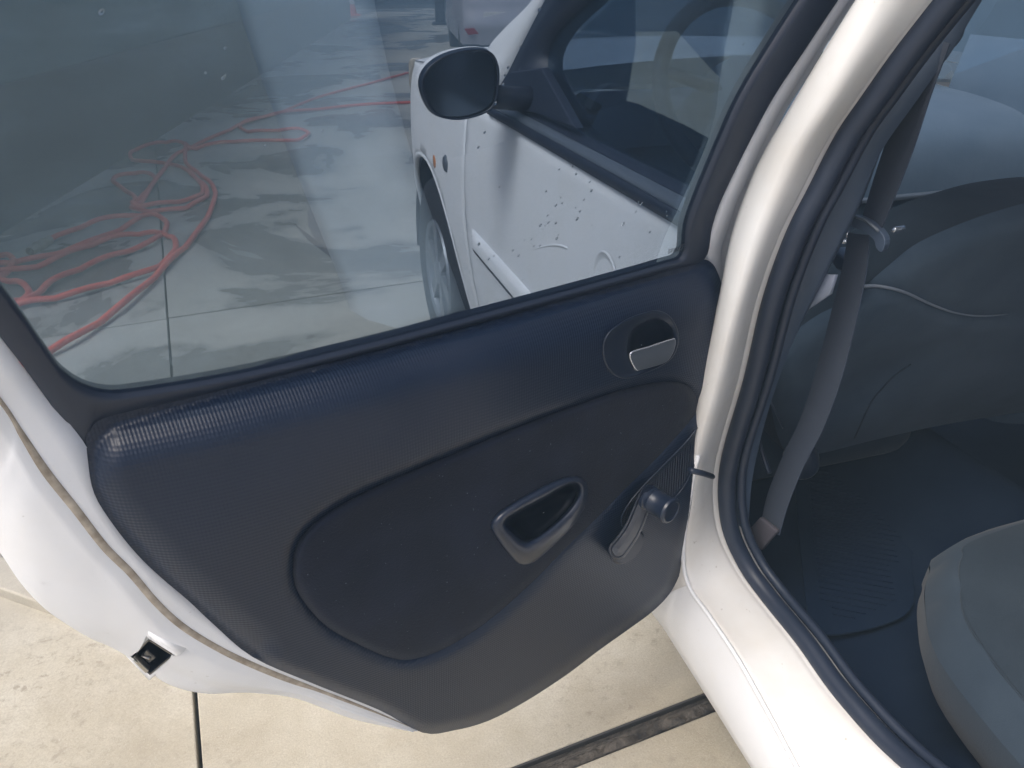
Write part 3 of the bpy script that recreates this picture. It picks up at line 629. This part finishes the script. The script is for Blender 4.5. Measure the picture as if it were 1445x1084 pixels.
MB().loft([[(2.66-.545-.03, y, 1.13) for y in (.75, 1.2, 1.95)], [(2.03, y, 1.14) for y in (.75, 1.2, 1.95)], [(2.0, y, 1.0) for y in (.75, 1.2, 1.95)], [(2.01, y, .3) for y in (.75, 1.2, 1.95)]]).build('right_door_trim', M['dash'], car)
# rear bench
V, Fc = fill(cr([(.768, .25), (.780, .42), (.806, .55), (.862, .635), (.920, .69), (1.0, .722), (1.4, .725), (1.88, .715), (1.9, .6), (1.9, -.3), (.755, -.3), (.758, 0)], 5, True), (), .022)
oc2 = cr([(.768, .25), (.780, .42), (.806, .55), (.862, .635), (.920, .69), (1.0, .722), (1.4, .725), (1.88, .715), (1.9, .6), (1.9, -.3), (.755, -.3), (.758, 0)], 5, True)
ins = cr([(.800, .25), (.812, .42), (.842, .545), (.892, .615), (.940, .66), (1.01, .685), (1.4, .688), (1.8, .68), (1.82, -.25), (.79, -.25), (.792, 0)], 5, True)
d_ = pdist(V, oc2); di = pdist(V, ins)
zz = .512-.055*np.clip(1-d_/.042, 0, 1)**2.4 - .006*np.exp(-(di/.006)**2)+.016*np.clip((V[:, 0]-.8)/.25, 0, 1)
top = [(x, y, z) for (x, y), z in zip(V, zz)]
rs = mesh('rear_seat', top, Fc, M['bolster'], car)
Vi, Fi = fill(np.array(ins)*.0+np.array(ins), (), .03); d2 = pdist(Vi, oc2); e2 = pdist(Vi, ins)
mesh('seat_insert', [(x, y, .512-.055*max(0, 1-a/.042)**2.4+.016*min(1, max(0, (x-.8)/.25))+.004*min(1, b/.02)-.001) for (x, y), a, b in zip(Vi, d2, e2)], Fi, M['seat2'], rs)
MB().loft([[(x, y, .459) for x, y in oc2], [(x+(1.35-x)*.0, y+.002, .42) for x, y in oc2], [(x+(1.35-x)*.035, y-.010, .37) for x, y in oc2], [(x+(1.35-x)*.22, y-.05, .24) for x, y in oc2]], True).build('seat_valance', M['bolster'], rs)
dd_ = pdist(np.array(ins), oc2); zi = .512-.055*np.clip(1-dd_/.042, 0, 1)**2.4+.016*np.clip((np.array(ins)[:, 0]-.8)/.25, 0, 1)-.0045
MB().tube([(p[0], p[1], z) for p, z in zip(ins, zi)], .0022, 6, True).build('seam_piping', M['seat2'], rs)
MB().loft([[(x, -.32+dy, z) for x in np.linspace(.8, 1.9, 10)] for dy, z in ((.12, .5), (.10, .7), (0, 1.0), (-.05, 1.08), (-.15, 1.05))]).build('rear_backrest', M['seat2'], car, solid=.05)
# rubber floor mat with ridges
mp = cr([onZ(p, .262) for p in ((1122, 672), (1135, 655), (1200, 640), (1330, 618), (1345, 630), (1342, 700), (1290, 770), (1290, 850), (1250, 880), (1165, 895), (1140, 870))], 4, True)
mt = MB().prism(mp, (0, 0, -.006)).build('floor_mat', M['mat'], smooth=False, bevel=.002); tag(mt, 'black ribbed rubber mat on the floor between the front seat and rear bench', 'mat')
ct = sum((Vector(p) for p in mp), Vector())/len(mp); lo = np.array(mp).min(0); hi = np.array(mp).max(0); poly2 = np.array(mp)[:, :2]
for k in np.arange(-.5, .5, .017):
    dn = Vector((.55, .83, 0)); dt = Vector((-.83, .55, 0)) if abs((k*90) % 14-7) > -1 else dn
    base = Vector((ct.x, ct.y, .2632)) + dn*k
    s_ = np.arange(-.5, .5, .02); P = np.array([tuple((base+dt*t)[:2]) for t in s_]); ok = inside(P, poly2) & (pdist(P, poly2) > .025)
    if ok.sum() < 3: continue
    i0, i1 = np.where(ok)[0][[0, -1]]; a, b = base+dt*s_[i0], base+dt*s_[i1]
    r_ = MB().prism([a+dn*.004, a-dn*.004, b-dn*.004, b+dn*.004], (0, 0, .0026)).build('rib', M['mat'], mt, smooth=False)

# ------------------------------------------------------------------ the open rear door
def blend(p, h):                                 # on the vertical panel below the belt, on the leaning plane above it
    a = D(p, h); return a if a.z < 1.0 else G(p, h+.02)
RC = [(-250, 145), (-120, 318), (0, 475), (60, 553), (123, 632), (137, 690), (162, 738), (193, 780), (227, 812), (266, 845), (300, 873), (345, 913), (400, 943), (442, 962), (535, 999), (600, 1030)]
RG = [(-250, 250), (-120, 415), (0, 565), (30, 612), (65, 666), (107, 719), (148, 772), (184, 808), (220, 850), (255, 882), (297, 909), (344, 933), (404, 958), (452, 975), (530, 1005), (592, 1031)]
RR = [(-250, 310), (-120, 470), (0, 617), (22, 648), (47, 692), (81, 735), (116, 778), (156, 818), (188, 858), (228, 898), (272, 926), (322, 950), (385, 968), (440, 980), (520, 1009), (584, 1031)]
RM = [(-250, 440), (-120, 580), (-46, 668), (-6, 722), (22, 772), (52, 815), (90, 850), (130, 880), (170, 904), (214, 930), (256, 952), (306, 970), (372, 974), (428, 983), (508, 1012), (578, 1030)]
RO = [(-250, 520), (-120, 650), (-50, 712), (0, 780), (30, 824), (62, 858), (94, 881), (128, 901), (164, 917), (200, 940), (238, 966), (290, 979), (350, 977), (420, 985), (500, 1014), (572, 1028)]
hs = lambda v: [v]*16
def rail(pp, hh): return [Vector(v) for v in cr([blend(p, h) for p, h in zip(pp, hh)], 7)]
r0 = rail(RC, hs(-.030)); r1 = rail(RC, hs(-.021)); rg = rail(RG, hs(-.0215)); r2 = rail(RR, [-.021]*12+[-.021, -.021, -.02, -.02])
r3 = rail(RM, [-.048]*11+[-.042, -.036, -.03, -.026, -.022]); r4 = rail(RO, [-.088]*9+[-.082, -.074, -.064, -.052, -.042, -.036, -.034])
r5 = [p-DN*.012+DU*.004 for p in r4]; r6 = [p-DN*.03+DU*.03 for p in r4]
def proj(v):
    v = Vector(v)-C0; rt = v.x*cy-v.y*sy; f_ = v.x*sy+v.y*cy; dep = f_*cp-v.z*sp; return (722.5+FPX*rt/dep, 542-FPX*(v.z*cp+f_*sp)/dep)
def many(a, b, n, bulge): return [between(a, b, (i+1)/(n+1), tuple(bulge*math.sin(math.pi*(i+1)/(n+1)))) for i in range(n)]
LQ = np.array([(187, 925), (211, 900), (246, 922), (213, 950)], float)
door = MB().loft([r0, r1, between(r1, rg, .5), between(r1, rg, .92), rg, between(rg, r2, .15), between(rg, r2, .7, tuple(DN*.002)), r2]+many(r2, r3, 5, DN*.004)+[r3]+many(r3, r4, 5, -DU*.004)+[r4, r5, r6])
keep = ~inside(np.array([proj(sum((door.V[i] for i in f), Vector())/len(f)) for f in door.F]), LQ.mean(0)+(LQ-LQ.mean(0))*1.12)
door.F = [f for f, k in zip(door.F, keep) if k]
door = door.build('rear_door', M['white'], car)
sd_ = [(b-a).normalized() for a, b in zip(r1, r2)]; ww = [.0036*min(1, (len(rg)-1-i)/18) for i in range(len(rg))]
MB().loft([[p+d*(w_*k)+DN*h_ for p, d, w_ in zip(rg, sd_, ww)] for k, h_ in ((-1, .0004), (-.6, .0013), (.5, .0014), (1, .0004))]).build('sealer_bead', M['seal'], door)
# outer skin of the door, closing the back of it
zs = lambda p, h: D(p, h)
sk_o = [v for v in r6[18::4]]+[D(p, -.11) for p in ((650, 1010), (780, 935), (900, 850), (950, 760), (985, 620), (1000, 480), (1000, 385), (700, 452), (400, 530))]
bu = np.array([duv(v) for v in sk_o]); V, Fc = fill(bu, (), .03)
mesh('outer_skin', [T0+DU*u+Vector((0, 0, z-1.0))-DN*(.105+.012*math.sin(max(0, min(1, (z-.35)/.65))*math.pi)) for u, z in V], Fc, M['white'], door, solid=.003)

# door card
co = cr([(128, 594), (180, 580), (250, 566), (400, 529), (550, 490), (700, 450), (850, 408), (940, 381), (985, 367), (1003, 370), (1014, 388), (1023, 420), (1027, 460), (1024, 500), (1016, 550), (1006, 600), (995, 650), (987, 690), (980, 725), (972, 760), (963, 800), (947, 835), (922, 862), (890, 886), (845, 918), (800, 952), (745, 988), (690, 1017), (640, 1031), (596, 1034), (535, 1002), (440, 964), (356, 927), (300, 880), (266, 848), (227, 815), (193, 782), (160, 741), (133, 697), (124, 650), (122, 615)], 8, True)
ins_o = cr([(412, 800), (418, 768), (445, 735), (500, 700), (570, 668), (650, 635), (720, 605), (800, 575), (870, 551), (930, 538), (965, 540), (982, 556), (983, 582), (967, 602), (926, 647), (882, 690), (841, 732), (800, 772), (755, 819), (705, 865), (660, 898), (620, 920), (580, 932), (545, 928), (500, 908), (460, 885), (430, 853), (415, 826)], 6, True)
pk_o = resample(cr([(692, 745), (697, 730), (715, 715), (760, 689), (795, 674), (814, 672), (826, 678), (830, 693), (826, 714), (808, 742), (780, 771), (757, 791), (742, 797), (728, 793), (708, 771)], 6, True), 60)
pk_i = resample(cr([(711, 741), (716, 731), (735, 719), (765, 703), (790, 688), (807, 681), (817, 684), (819, 694), (811, 711), (793, 732), (768, 753), (748, 765), (738, 766), (726, 757)], 6, True), 60)
bz_o = resample(cr([(850, 492), (853, 478), (864, 464), (888, 449), (915, 440), (930, 439), (945, 446), (955, 462), (958, 480), (952, 500), (938, 514), (912, 526), (885, 534), (869, 531), (857, 520), (851, 505)], 6, True), 64)
gr_o = cr([(878, 742), (880, 722), (904, 690), (938, 655), (970, 622), (988, 600), (990, 620), (982, 650), (968, 682), (950, 704), (930, 712), (905, 730), (890, 744)], 5, True)
ctl = np.array([(130, 620, .0), (250, 650, .010), (400, 610, .019), (600, 550, .021), (800, 490, .020), (950, 430, .010), (1000, 520, .004), (300, 760, .015), (430, 715, .023), (560, 648, .028), (700, 590, .027), (850, 535, .014),
                (500, 770, .013), (650, 700, .014), (760, 650, .014), (900, 590, .008), (500, 860, .016), (600, 890, .019), (700, 820, .023), (780, 755, .022), (860, 670, .013), (560, 985, .004), (650, 985, .005), (750, 930, .003), (850, 850, -.001), (930, 790, -.003), (975, 660, .002), (330, 880, .004), (430, 900, .008), (230, 780, .004)])
def phi(r): return r*r*np.log(r+1e-9)
XY = ctl[:, :2]/300; K = phi(np.linalg.norm(XY[:, None]-XY[None], axis=2))+np.eye(len(XY))*.02
Pm = np.c_[np.ones(len(XY)), XY]; Ws = np.linalg.solve(np.block([[K, Pm], [Pm.T, np.zeros((3, 3))]]), np.r_[ctl[:, 2], 0, 0, 0])
def base_h(V):
    v = np.asarray(V, float)[:, :2]/300
    return phi(np.linalg.norm(v[:, None]-XY[None], axis=2))@Ws[:-3]+np.c_[np.ones(len(v)), v]@Ws[-3:]
topline = np.array([(100, 600), (250, 566), (550, 490), (850, 408), (990, 365)], float)
def card_h(V):
    h = base_h(V); d = pdist(V, co); dt = pdist(V, topline, False)
    h = h-.020*np.clip(1-d/16, 0, 1)**2 - .018*np.clip(1-dt/84, 0, 1)**2.0*2.0
    dl = pdist(V, np.array([(122, 615), (131, 690), (160, 736), (230, 812), (300, 874), (356, 921)], float), False); h = h-.020*np.clip(1-dl/48, 0, 1)**2
    return np.maximum(h, -.021)
def puv(pts): return [duv(v) for v in pts]
def onpanel(V, h): return [D(p, float(k)) for p, k in zip(V, h)]
V, Fc = fill(co[::2], (pk_o[::2], (bz_o[::2]-[905, 487])*.93+[905, 487]), 6)
hV = card_h(V); di = pdist(V, ins_o); inn = inside(V, ins_o)
hV = hV - np.where(inn, .012*np.clip(di/8, 0, 1), 0) - (.006-.0045*np.clip((V[:, 0]-720)/120, 0, 1)*(V[:, 1] > 600))*np.exp(-(di/7)**2)
dg = pdist(V, gr_o); ing = inside(V, gr_o); hV -= np.where(ing, .003*np.clip(dg/5, 0, 1), 0)
W3 = onpanel(V, hV); card = mesh('door_card', W3, Fc, M['card'], door, uv=puv(W3))
V, Fc = fill(ins_o[::2], (pk_o[::2],), 6); d = pdist(V, ins_o)
hV = card_h(V)+.001-(.0105-.0080*np.clip((V[:, 0]-720)/120, 0, 1)*(V[:, 1] > 600))*np.clip(1-d/13, 0, 1)**2+.0025*np.clip(d/60, 0, 1)
W3 = onpanel(V, hV); mesh('fabric_insert', W3, Fc, M['fabric'], door)
# speaker style grille: raised ribs
gb = MB(); g0 = np.array([(x, 0) for x in np.arange(860, 1000, 3.4)])
for x in np.arange(850, 1010, 3.3):
    ts = np.arange(590, 750, 2.0); P = np.stack([x+(ts-670)*-.25*0+(745-ts)*.06, ts], 1)
    ok = inside(P, gr_o) & (pdist(P, gr_o) > 2)
    if ok.sum() < 3: continue
    P = P[ok]; h = card_h(P)-.0026; gb.tube(onpanel(P, h), .0011, 5)
tag(gb.build('grille_ribs', M['smooth'], door), kind='stuff')
MB().tube(onpanel(gr_o[::2], card_h(gr_o[::2])+.0002), .0011, 6, True).build('grille_border', M['smooth'], door)

def hring(P, dh): return onpanel(P, card_h(P)+dh)
def mixr(a, b, t): return a*(1-t)+b*t
pc = pk_i.mean(0); ph = float(card_h(np.array([pc]))[0])
def flat(P, h): return [D(p, h) for p in P]
rings = [hring(mixr(pk_o, pc, -.03), -.006), hring(pk_o, .002), hring(mixr(pk_o, pk_i, .12), .0055), hring(mixr(pk_o, pk_i, .45), .010), hring(mixr(pk_o, pk_i, .8), .0115), hring(mixr(pk_o, pk_i, .97), .0085), hring(mixr(pk_i, pc, .05), .001), hring(mixr(pk_i, pc, .09), -.010), hring(mixr(pk_i, pc, .16), -.045), hring(mixr(pk_i, pc, .5), -.05), hring(mixr(pk_i, pc, .98), -.05)]
pp = MB().loft(rings, True).build('pull_handle', M['smooth'], door)

bc = np.array([905., 487.])
hc_ = lambda P, dh: onpanel(P, base_h(P)+dh)
cup = resample(cr([(886, 480), (892, 466), (908, 455), (928, 450), (943, 458), (951, 474), (949, 495), (935, 509), (912, 518), (895, 516), (886, 500)], 6, True), 64)
al = lambda P: np.roll(P, -int(np.argmin(np.linalg.norm(P-[850, 492], axis=1))), 0)
bz_o, cup = al(bz_o), al(cup)
rings = [hc_(mixr(bz_o, bc, -.012), -.006), hc_(bz_o, .0012), hc_(mixr(bz_o, bc, .025), .0030), hc_(mixr(bz_o, bc, .06), .0022), hc_(mixr(bz_o, cup, .5), .0012), hc_(mixr(bz_o, cup, .93), .0004), hc_(cup, -.001), hc_(mixr(cup, bc, .12), -.012), hc_(mixr(cup, bc, .35), -.020), hc_(mixr(cup, bc, .98), -.021)]
bz = MB().loft(rings, True).build('release_bezel', M['smooth'], door)
lv = cr([(889, 501), (893, 496), (915, 490), (938, 482), (951, 478), (954, 483), (950, 498), (940, 511), (920, 518), (898, 523), (893, 517)], 4, True)
bh = float(base_h(np.array([bc]))[0])
lm = MB().loft([flat(lv, bh-.012), flat(lv, bh+.001), flat(mixr(lv, lv.mean(0), .05), bh+.0025)], True); n = len(lv); lm.F.append(tuple(range(2*n, 3*n)))
lev = lm.build('release_lever', mat('dark_silver_plastic', (.12, .14, .17), .30, .5, .3), door, flat_angle=50)
MB().tube(flat(cr([(899, 523), (893, 514), (889, 502), (894, 496), (915, 490), (938, 482), (952, 478)], 6), bh+.0025), [.0008+.0006*math.sin(i/36*3.1) for i in range(37)], 8).build('lever_edge', M['chrome'], lev)

# window crank
def Q(p, h): return D(p, h)
crk = MB(); bc0 = Q((880, 770), .004)
crk.lathe([(.030, -.008), (.030, .006), (.026, .010), (.0, .011)], Q((882, 768), .002), DN, 28)
prof_ = []
arm = cr([(872, 776), (880, 766), (892, 748), (902, 725), (910, 705), (915, 694)], 5)
tw = np.linspace(1, .74, len(arm))
def armring(h, k, wpx):
    d0, d1 = arm[2]-arm[0], arm[-1]-arm[-3]; d0, d1 = d0/np.linalg.norm(d0), d1/np.linalg.norm(d1); pts = []
    for i, p in enumerate(arm):
        d = arm[min(i+1, len(arm)-1)]-arm[max(i-1, 0)]; d = d/np.linalg.norm(d); pts.append((p+np.array([-d[1], d[0]])*wpx*tw[i]*k, i))
    for a in np.linspace(.2, math.pi-.2, 6): pts.append((arm[-1]+(np.array([-d1[1], d1[0]])*math.cos(a)+d1*math.sin(a))*wpx*tw[-1]*k, len(arm)-1))
    for i in range(len(arm)-1, -1, -1):
        d = arm[min(i+1, len(arm)-1)]-arm[max(i-1, 0)]; d = d/np.linalg.norm(d); pts.append((arm[i]-np.array([-d[1], d[0]])*wpx*tw[i]*k, i))
    for a in np.linspace(.2, math.pi-.2, 6): pts.append((arm[0]-(np.array([-d0[1], d0[0]])*math.cos(a)+d0*math.sin(a))*wpx*k, 0))
    return [Q(p, h+.012*i/(len(arm)-1)) for p, i in pts]
ca = MB().loft([armring(.006, .94, 14), armring(.008, 1, 14), armring(.030, 1, 14), armring(.0325, .93, 14), armring(.0330, .80, 14), armring(.0322, .72, 14), armring(.0322, .66, 14), armring(.0335, .6, 14), armring(.034, 0, 14)], True)
crank = crk.build('crank_spindle', M['smooth'], door, flat_angle=40)
ca.build('crank_arm', M['smooth'], door, flat_angle=35)
MB().lathe([(.0, .0), (.0175, .0), (.0175, .004), (.0155, .006), (.0155, .010), (.0175, .012), (.0165, .018), (.0155, .022), (.0165, .033), (.0185, .038), (.0175, .041), (.0145, .042), (.0135, .0405), (0, .0405)], Q((914, 701), .040), (DN+DU*.12).normalized(), 32).build('crank_knob', M['smooth'], door, flat_angle=40)
MB().tube([Q((868, 783), .03), Q((866, 776), .03), Q((872, 762), .032), Q((880, 752), .034)], .0025, 6).build('crank_clip', M['smooth'], door)

# latch let into the rear face
lq = [blend((187, 925), -.078), blend((211, 900), -.032), blend((246, 922), -.028), blend((213, 950), -.074)]
lc = sum(lq, Vector())/4; ln_ = (lq[1]-lq[0]).cross(lq[2]-lq[1]).normalized()
if ln_.dot(C0-lc) < 0: ln_ = -ln_
def lp(a, b, h): return lq[0]+(lq[1]-lq[0])*a+(lq[3]-lq[0])*b+(lq[2]-lq[1]-lq[3]+lq[0])*a*b+ln_*h
def quad(a0, a1, b0, b1, h): h += .0; return [lp(a0, b0, h), lp(a1, b0, h), lp(a1, b1, h), lp(a0, b1, h)]
MB().loft([quad(-.26, 1.24, -.22, 1.22, -.008), quad(-.22, 1.20, -.18, 1.18, .0002), quad(-.14, 1.13, -.12, 1.11, .0018), quad(-.01, 1.01, -.01, 1.01, .0016), quad(0, 1, 0, 1, -.002)], True).build('latch_surround', M['white'], door)
lb = MB().loft([quad(-.005, 1.005, -.005, 1.005, .0022), quad(.04, .96, .04, .96, .0018), quad(.06, .94, .06, .94, -.016)], True); lb.F.append((8, 9, 10, 11)); latch = lb.build('latch', M['glossblack'], door, smooth=False)
MB().prism(quad(.12, .42, .25, .72, -.0165), ln_*.014).build('latch_claw', M['glossblack'], latch, smooth=False, bevel=.0015)
MB().prism(quad(-.07, .05, .02, .86, -.004), ln_*.0062).build('striker_plate', M['steel'], latch, smooth=False, bevel=.001)
MB().tube([lp(a, b, -.0020) for a, b in ((.18, .26), (.22, .42), (.3, .56))], .0016, 6).build('claw_edge', M['steel'], latch)
# soft raised pressing round the latch
MB().tube([blend(p, h) for p, h in cr([(168, 916, -.062), (188, 900, -.046), (208, 890, -.034), (232, 897, -.029), (255, 912, -.031), (256, 930, -.040), (244, 950, -.055)], 6)[:, [0, 1, 2]].tolist() and [((a, b), c) for a, b, c in cr([(192, 896, -.046), (208, 889, -.037), (232, 896, -.033), (256, 911, -.034), (258, 930, -.043)], 6)]], .0045, 8).build('latch_pressing', M['white'], door)

# window: rubber channel, glass, white frame
GE = [(-330, -40), (-250, 80), (-120, 245), (0, 408), (31, 449), (67, 501), (89, 530), (119, 551), (154, 560), (196, 557), (300, 540), (400, 519), (550, 482), (700, 442), (850, 401), (940, 375), (967, 363), (973, 322), (987, 280), (1020, 201), (1051, 134), (1099, 55), (1135, 0), (1230, -140)]
BO = [(-330, 30), (-250, 150), (-120, 318), (0, 475), (40, 527), (80, 583), (104, 616), (124, 640), (128, 606), (160, 588), (270, 562), (400, 530), (550, 491), (700, 451), (850, 409), (945, 381), (994, 366), (1005, 320), (1019, 280), (1056, 204), (1092, 137), (1135, 72), (1183, 0), (1285, -150)]
ge = [Vector(v) for v in cr([G(p, .004) for p in GE], 5)]; bo = [Vector(v) for v in cr([G(p, .0) for p in BO], 5)]
MB().loft([[v-GN*.02 for v in ge], ge, between(ge, bo, .12, tuple(GN*.0015)), between(ge, bo, .5, tuple(GN*.002)), between(ge, bo, .88, tuple(GN*.0012)), bo, [v-GN*.03 for v in bo]]).build('window_channel', M['rubber'], door)
gl = [G((p[0]+dx, p[1]+dy), -.004) for p, (dx, dy) in zip(GE, [(-8, 6)]*9+[(0, 8)]*7+[(8, 4)]*8)]
gl2 = gl+[G((700, -190), -.004), G((200, -150), -.004)]
MB().add(gl2, [tuple(range(len(gl2)))]).build('door_glass', M['glass'], door, smooth=False, solid=.0038)
WE = [(1330, -150), (1258, -75), (1207, 0), (1169, 58), (1138, 110), (1109, 156), (1082, 211), (1061, 260), (1049, 286), (1036, 326), (1029, 347), (1026, 375), (1026, 410), (1026, 440)]
WB = [(1288, -150), (1234, -75), (1183, 0), (1140, 64), (1114, 104), (1083, 154), (1052, 211), (1030, 260), (1019, 284), (1004, 326), (995, 352), (1000, 376), (1012, 410), (1018, 440)]
we = [Vector(v) for v in cr([G(p, -.022) for p in WE], 5)]; wb = [Vector(v) for v in cr([G(p, -.006) for p in WB], 5)]
MB().loft([[v-GN*.02 for v in wb], wb, between(wb, we, .12, tuple(GN*.004)), between(wb, we, .5, tuple(GN*.006)), between(wb, we, .62, tuple(GN*.003)), between(wb, we, .68, tuple(GN*.001)), between(wb, we, .78, tuple(GN*.005)), between(wb, we, .94, tuple(GN*.002)), we, [v-GN*.04+DU*.004 for v in we]]).build('window_frame', M['white'], door)
MB().tube([v-GN*.012+DU*.006 for v in we], .0045, 6).build('frame_gap_line', M['rubber'], door)  # black tube painting the dark gap between door frame and pillar
# head of the window frame, above the photograph's top edge
ht = [(-400, 10), (-330, -40), (-100, -100), (200, -150), (450, -178), (700, -190), (1000, -180), (1230, -140), (1300, -110)]
h0 = [Vector(v) for v in cr([G(p, .004) for p in ht], 5)]; h1 = [v+Vector((0, 0, .022)) for v in h0]; h2 = [v+Vector((0, 0, .040))-GN*.012 for v in h0]
MB().loft([[v-GN*.025 for v in h0], h0, between(h0, h1, .5, tuple(GN*.004)), h1, [v-GN*.03 for v in h1]]).build('channel_head', M['rubber'], door)
MB().loft([[v-GN*.025 for v in h1], [v-GN*.002 for v in h1], h2, [v-GN*.045 for v in h2]]).build('frame_head', M['white'], door)
# hinge side of the door below the belt and the check strap
he = [D(p, -.02) for p in cr([(1000, 385), (1018, 430), (1020, 470), (1010, 550), (990, 650), (970, 740), (950, 800)], 5)]
MB().loft([he, [v-DN*.08+DU*.006 for v in he]]).build('hinge_face', M['white'], door)
MB().tube([onX(p, x, False) for p, x in (((975, 664), .50), ((992, 668), .53), ((1004, 672), .57))], .006, 10, flat=.7).build('check_strap', M['rubber'], car)

# printed mark in the glass corner and water drops on the outside
pr = MB()
def gq(x0, y0, w_, h_): pr.add([G((x0+a*w_+(1-b)*1.6, y0+b*h_-a*w_*.22), -.0012) for a, b in ((0, 0), (1, 0), (1, 1), (0, 1))], [(0, 1, 2, 3)])
for i in range(7):
    x = 943+i*3.6; y = 357-i*.8
    gq(x, y-5, .9, 6); gq(x+1.2, y-5.2, 1.6, 1.2); gq(x+1.4, y-2.2, 1.4, 1.1); gq(x+(1.8 if i % 2 else .6), y-.4, 1.4, 1.1)
for k in range(4): gq(960+k*2.1, 345-k*.6, .9, 2.6)
for k in range(3): gq(959.5+k*2.2, 341-k*.5, 1.6, .8)
pr.build('glass_mark', M['print'], door, smooth=False)
zd = [(370, 422), (350, 470), (418, 596), (608, 540), (662, 555), (566, 610), (613, 630), (617, 648), (597, 655), (660, 662), (687, 637), (674, 674), (711, 608), (665, 698), (571, 687), (548, 718), (574, 709), (597, 711), (712, 718), (812, 714), (705, 580), (853, 675), (352, 778), (383, 826), (400, 816), (460, 798), (497, 765), (520, 763), (547, 783), (527, 785), (478, 815), (600, 760), (800, 820), (860, 645), (870, 650), (950, 690), (897, 740), (930, 628), (435, 240), (430, 270), (445, 215), (485, 150), (405, 330), (545, 30), (1150, 145), (1210, 85), (1240, 42), (1170, 185), (1195, 140)]
pts = [(520+x/2.258, y/2.258) for x, y in zd]+[(315, 110), (318, 106), (455, 185), (375, 205), (143, 17), (290, 103), (318, 68)]
pts += [(rng.uniform(500, 1000), rng.uniform(20, 400)) for _ in range(40)]
db_ = MB()
for i, p in enumerate(pts):
    big_ = 1 if i < 56 else .45
    z_ = float(np.clip(rng.lognormal(0, .4), .45, 2))*big_; a, b = .0014*z_, .0009*z_*rng.uniform(.8, 1.3)
    c = G(p, -.0061); ax1 = (DU*.75+Vector((0, 0, .65))).normalized(); ax2 = GN.cross(ax1)
    rows = []
    for ph in (0, .5, 1.0, 1.4): rows.append([c-GN*(.0011*big_*math.sin(ph))+ax1*(a*math.cos(ph)*math.cos(t))+ax2*(b*math.cos(ph)*math.sin(t)) for t in np.linspace(0, 2*math.pi, 10, endpoint=False)])
    k = len(db_.V); db_.loft(rows, True); db_.F.append(tuple(range(k, k+10))); db_.F.append(tuple(range(k+30, k+40)))
tag(db_.build('water_droplets', M['drop']), 'scattered small water drops clinging to the tinted door glass', kind='stuff')
wd_ = MB()
for p in [(48, 783), (80, 800), (86, 812), (70, 816), (96, 822), (150, 832), (110, 770), (268, 934), (128, 856), (75, 795), (140, 826), (90, 836), (62, 822), (270, 950)]:
    c = blend((p[0], p[1]), -.05); r_ = rng.uniform(.0012, .0022)
    for k_, (rr1, hh1) in enumerate(((1, 0), (.8, .5), (.4, .75))): pass
    k = len(wd_.V)
    d_o = (C0-c).normalized()
    u1 = d_o.orthogonal().normalized(); u2 = d_o.cross(u1)
    rows = [[c+d_o*(.004+r_*hh1)+u1*(r_*rr1*math.cos(t))+u2*(r_*rr1*math.sin(t)) for t in np.linspace(0, 2*math.pi, 8, endpoint=False)] for rr1, hh1 in ((1, -.8), (1, 0), (.8, .45), (.4, .7))]
    wd_.loft(rows, True); wd_.F.append(tuple(range(k+24, k+32)))
tag(wd_.build('paint_droplets', M['drop']), 'few clear water beads on the white door edge above the latch', kind='stuff')
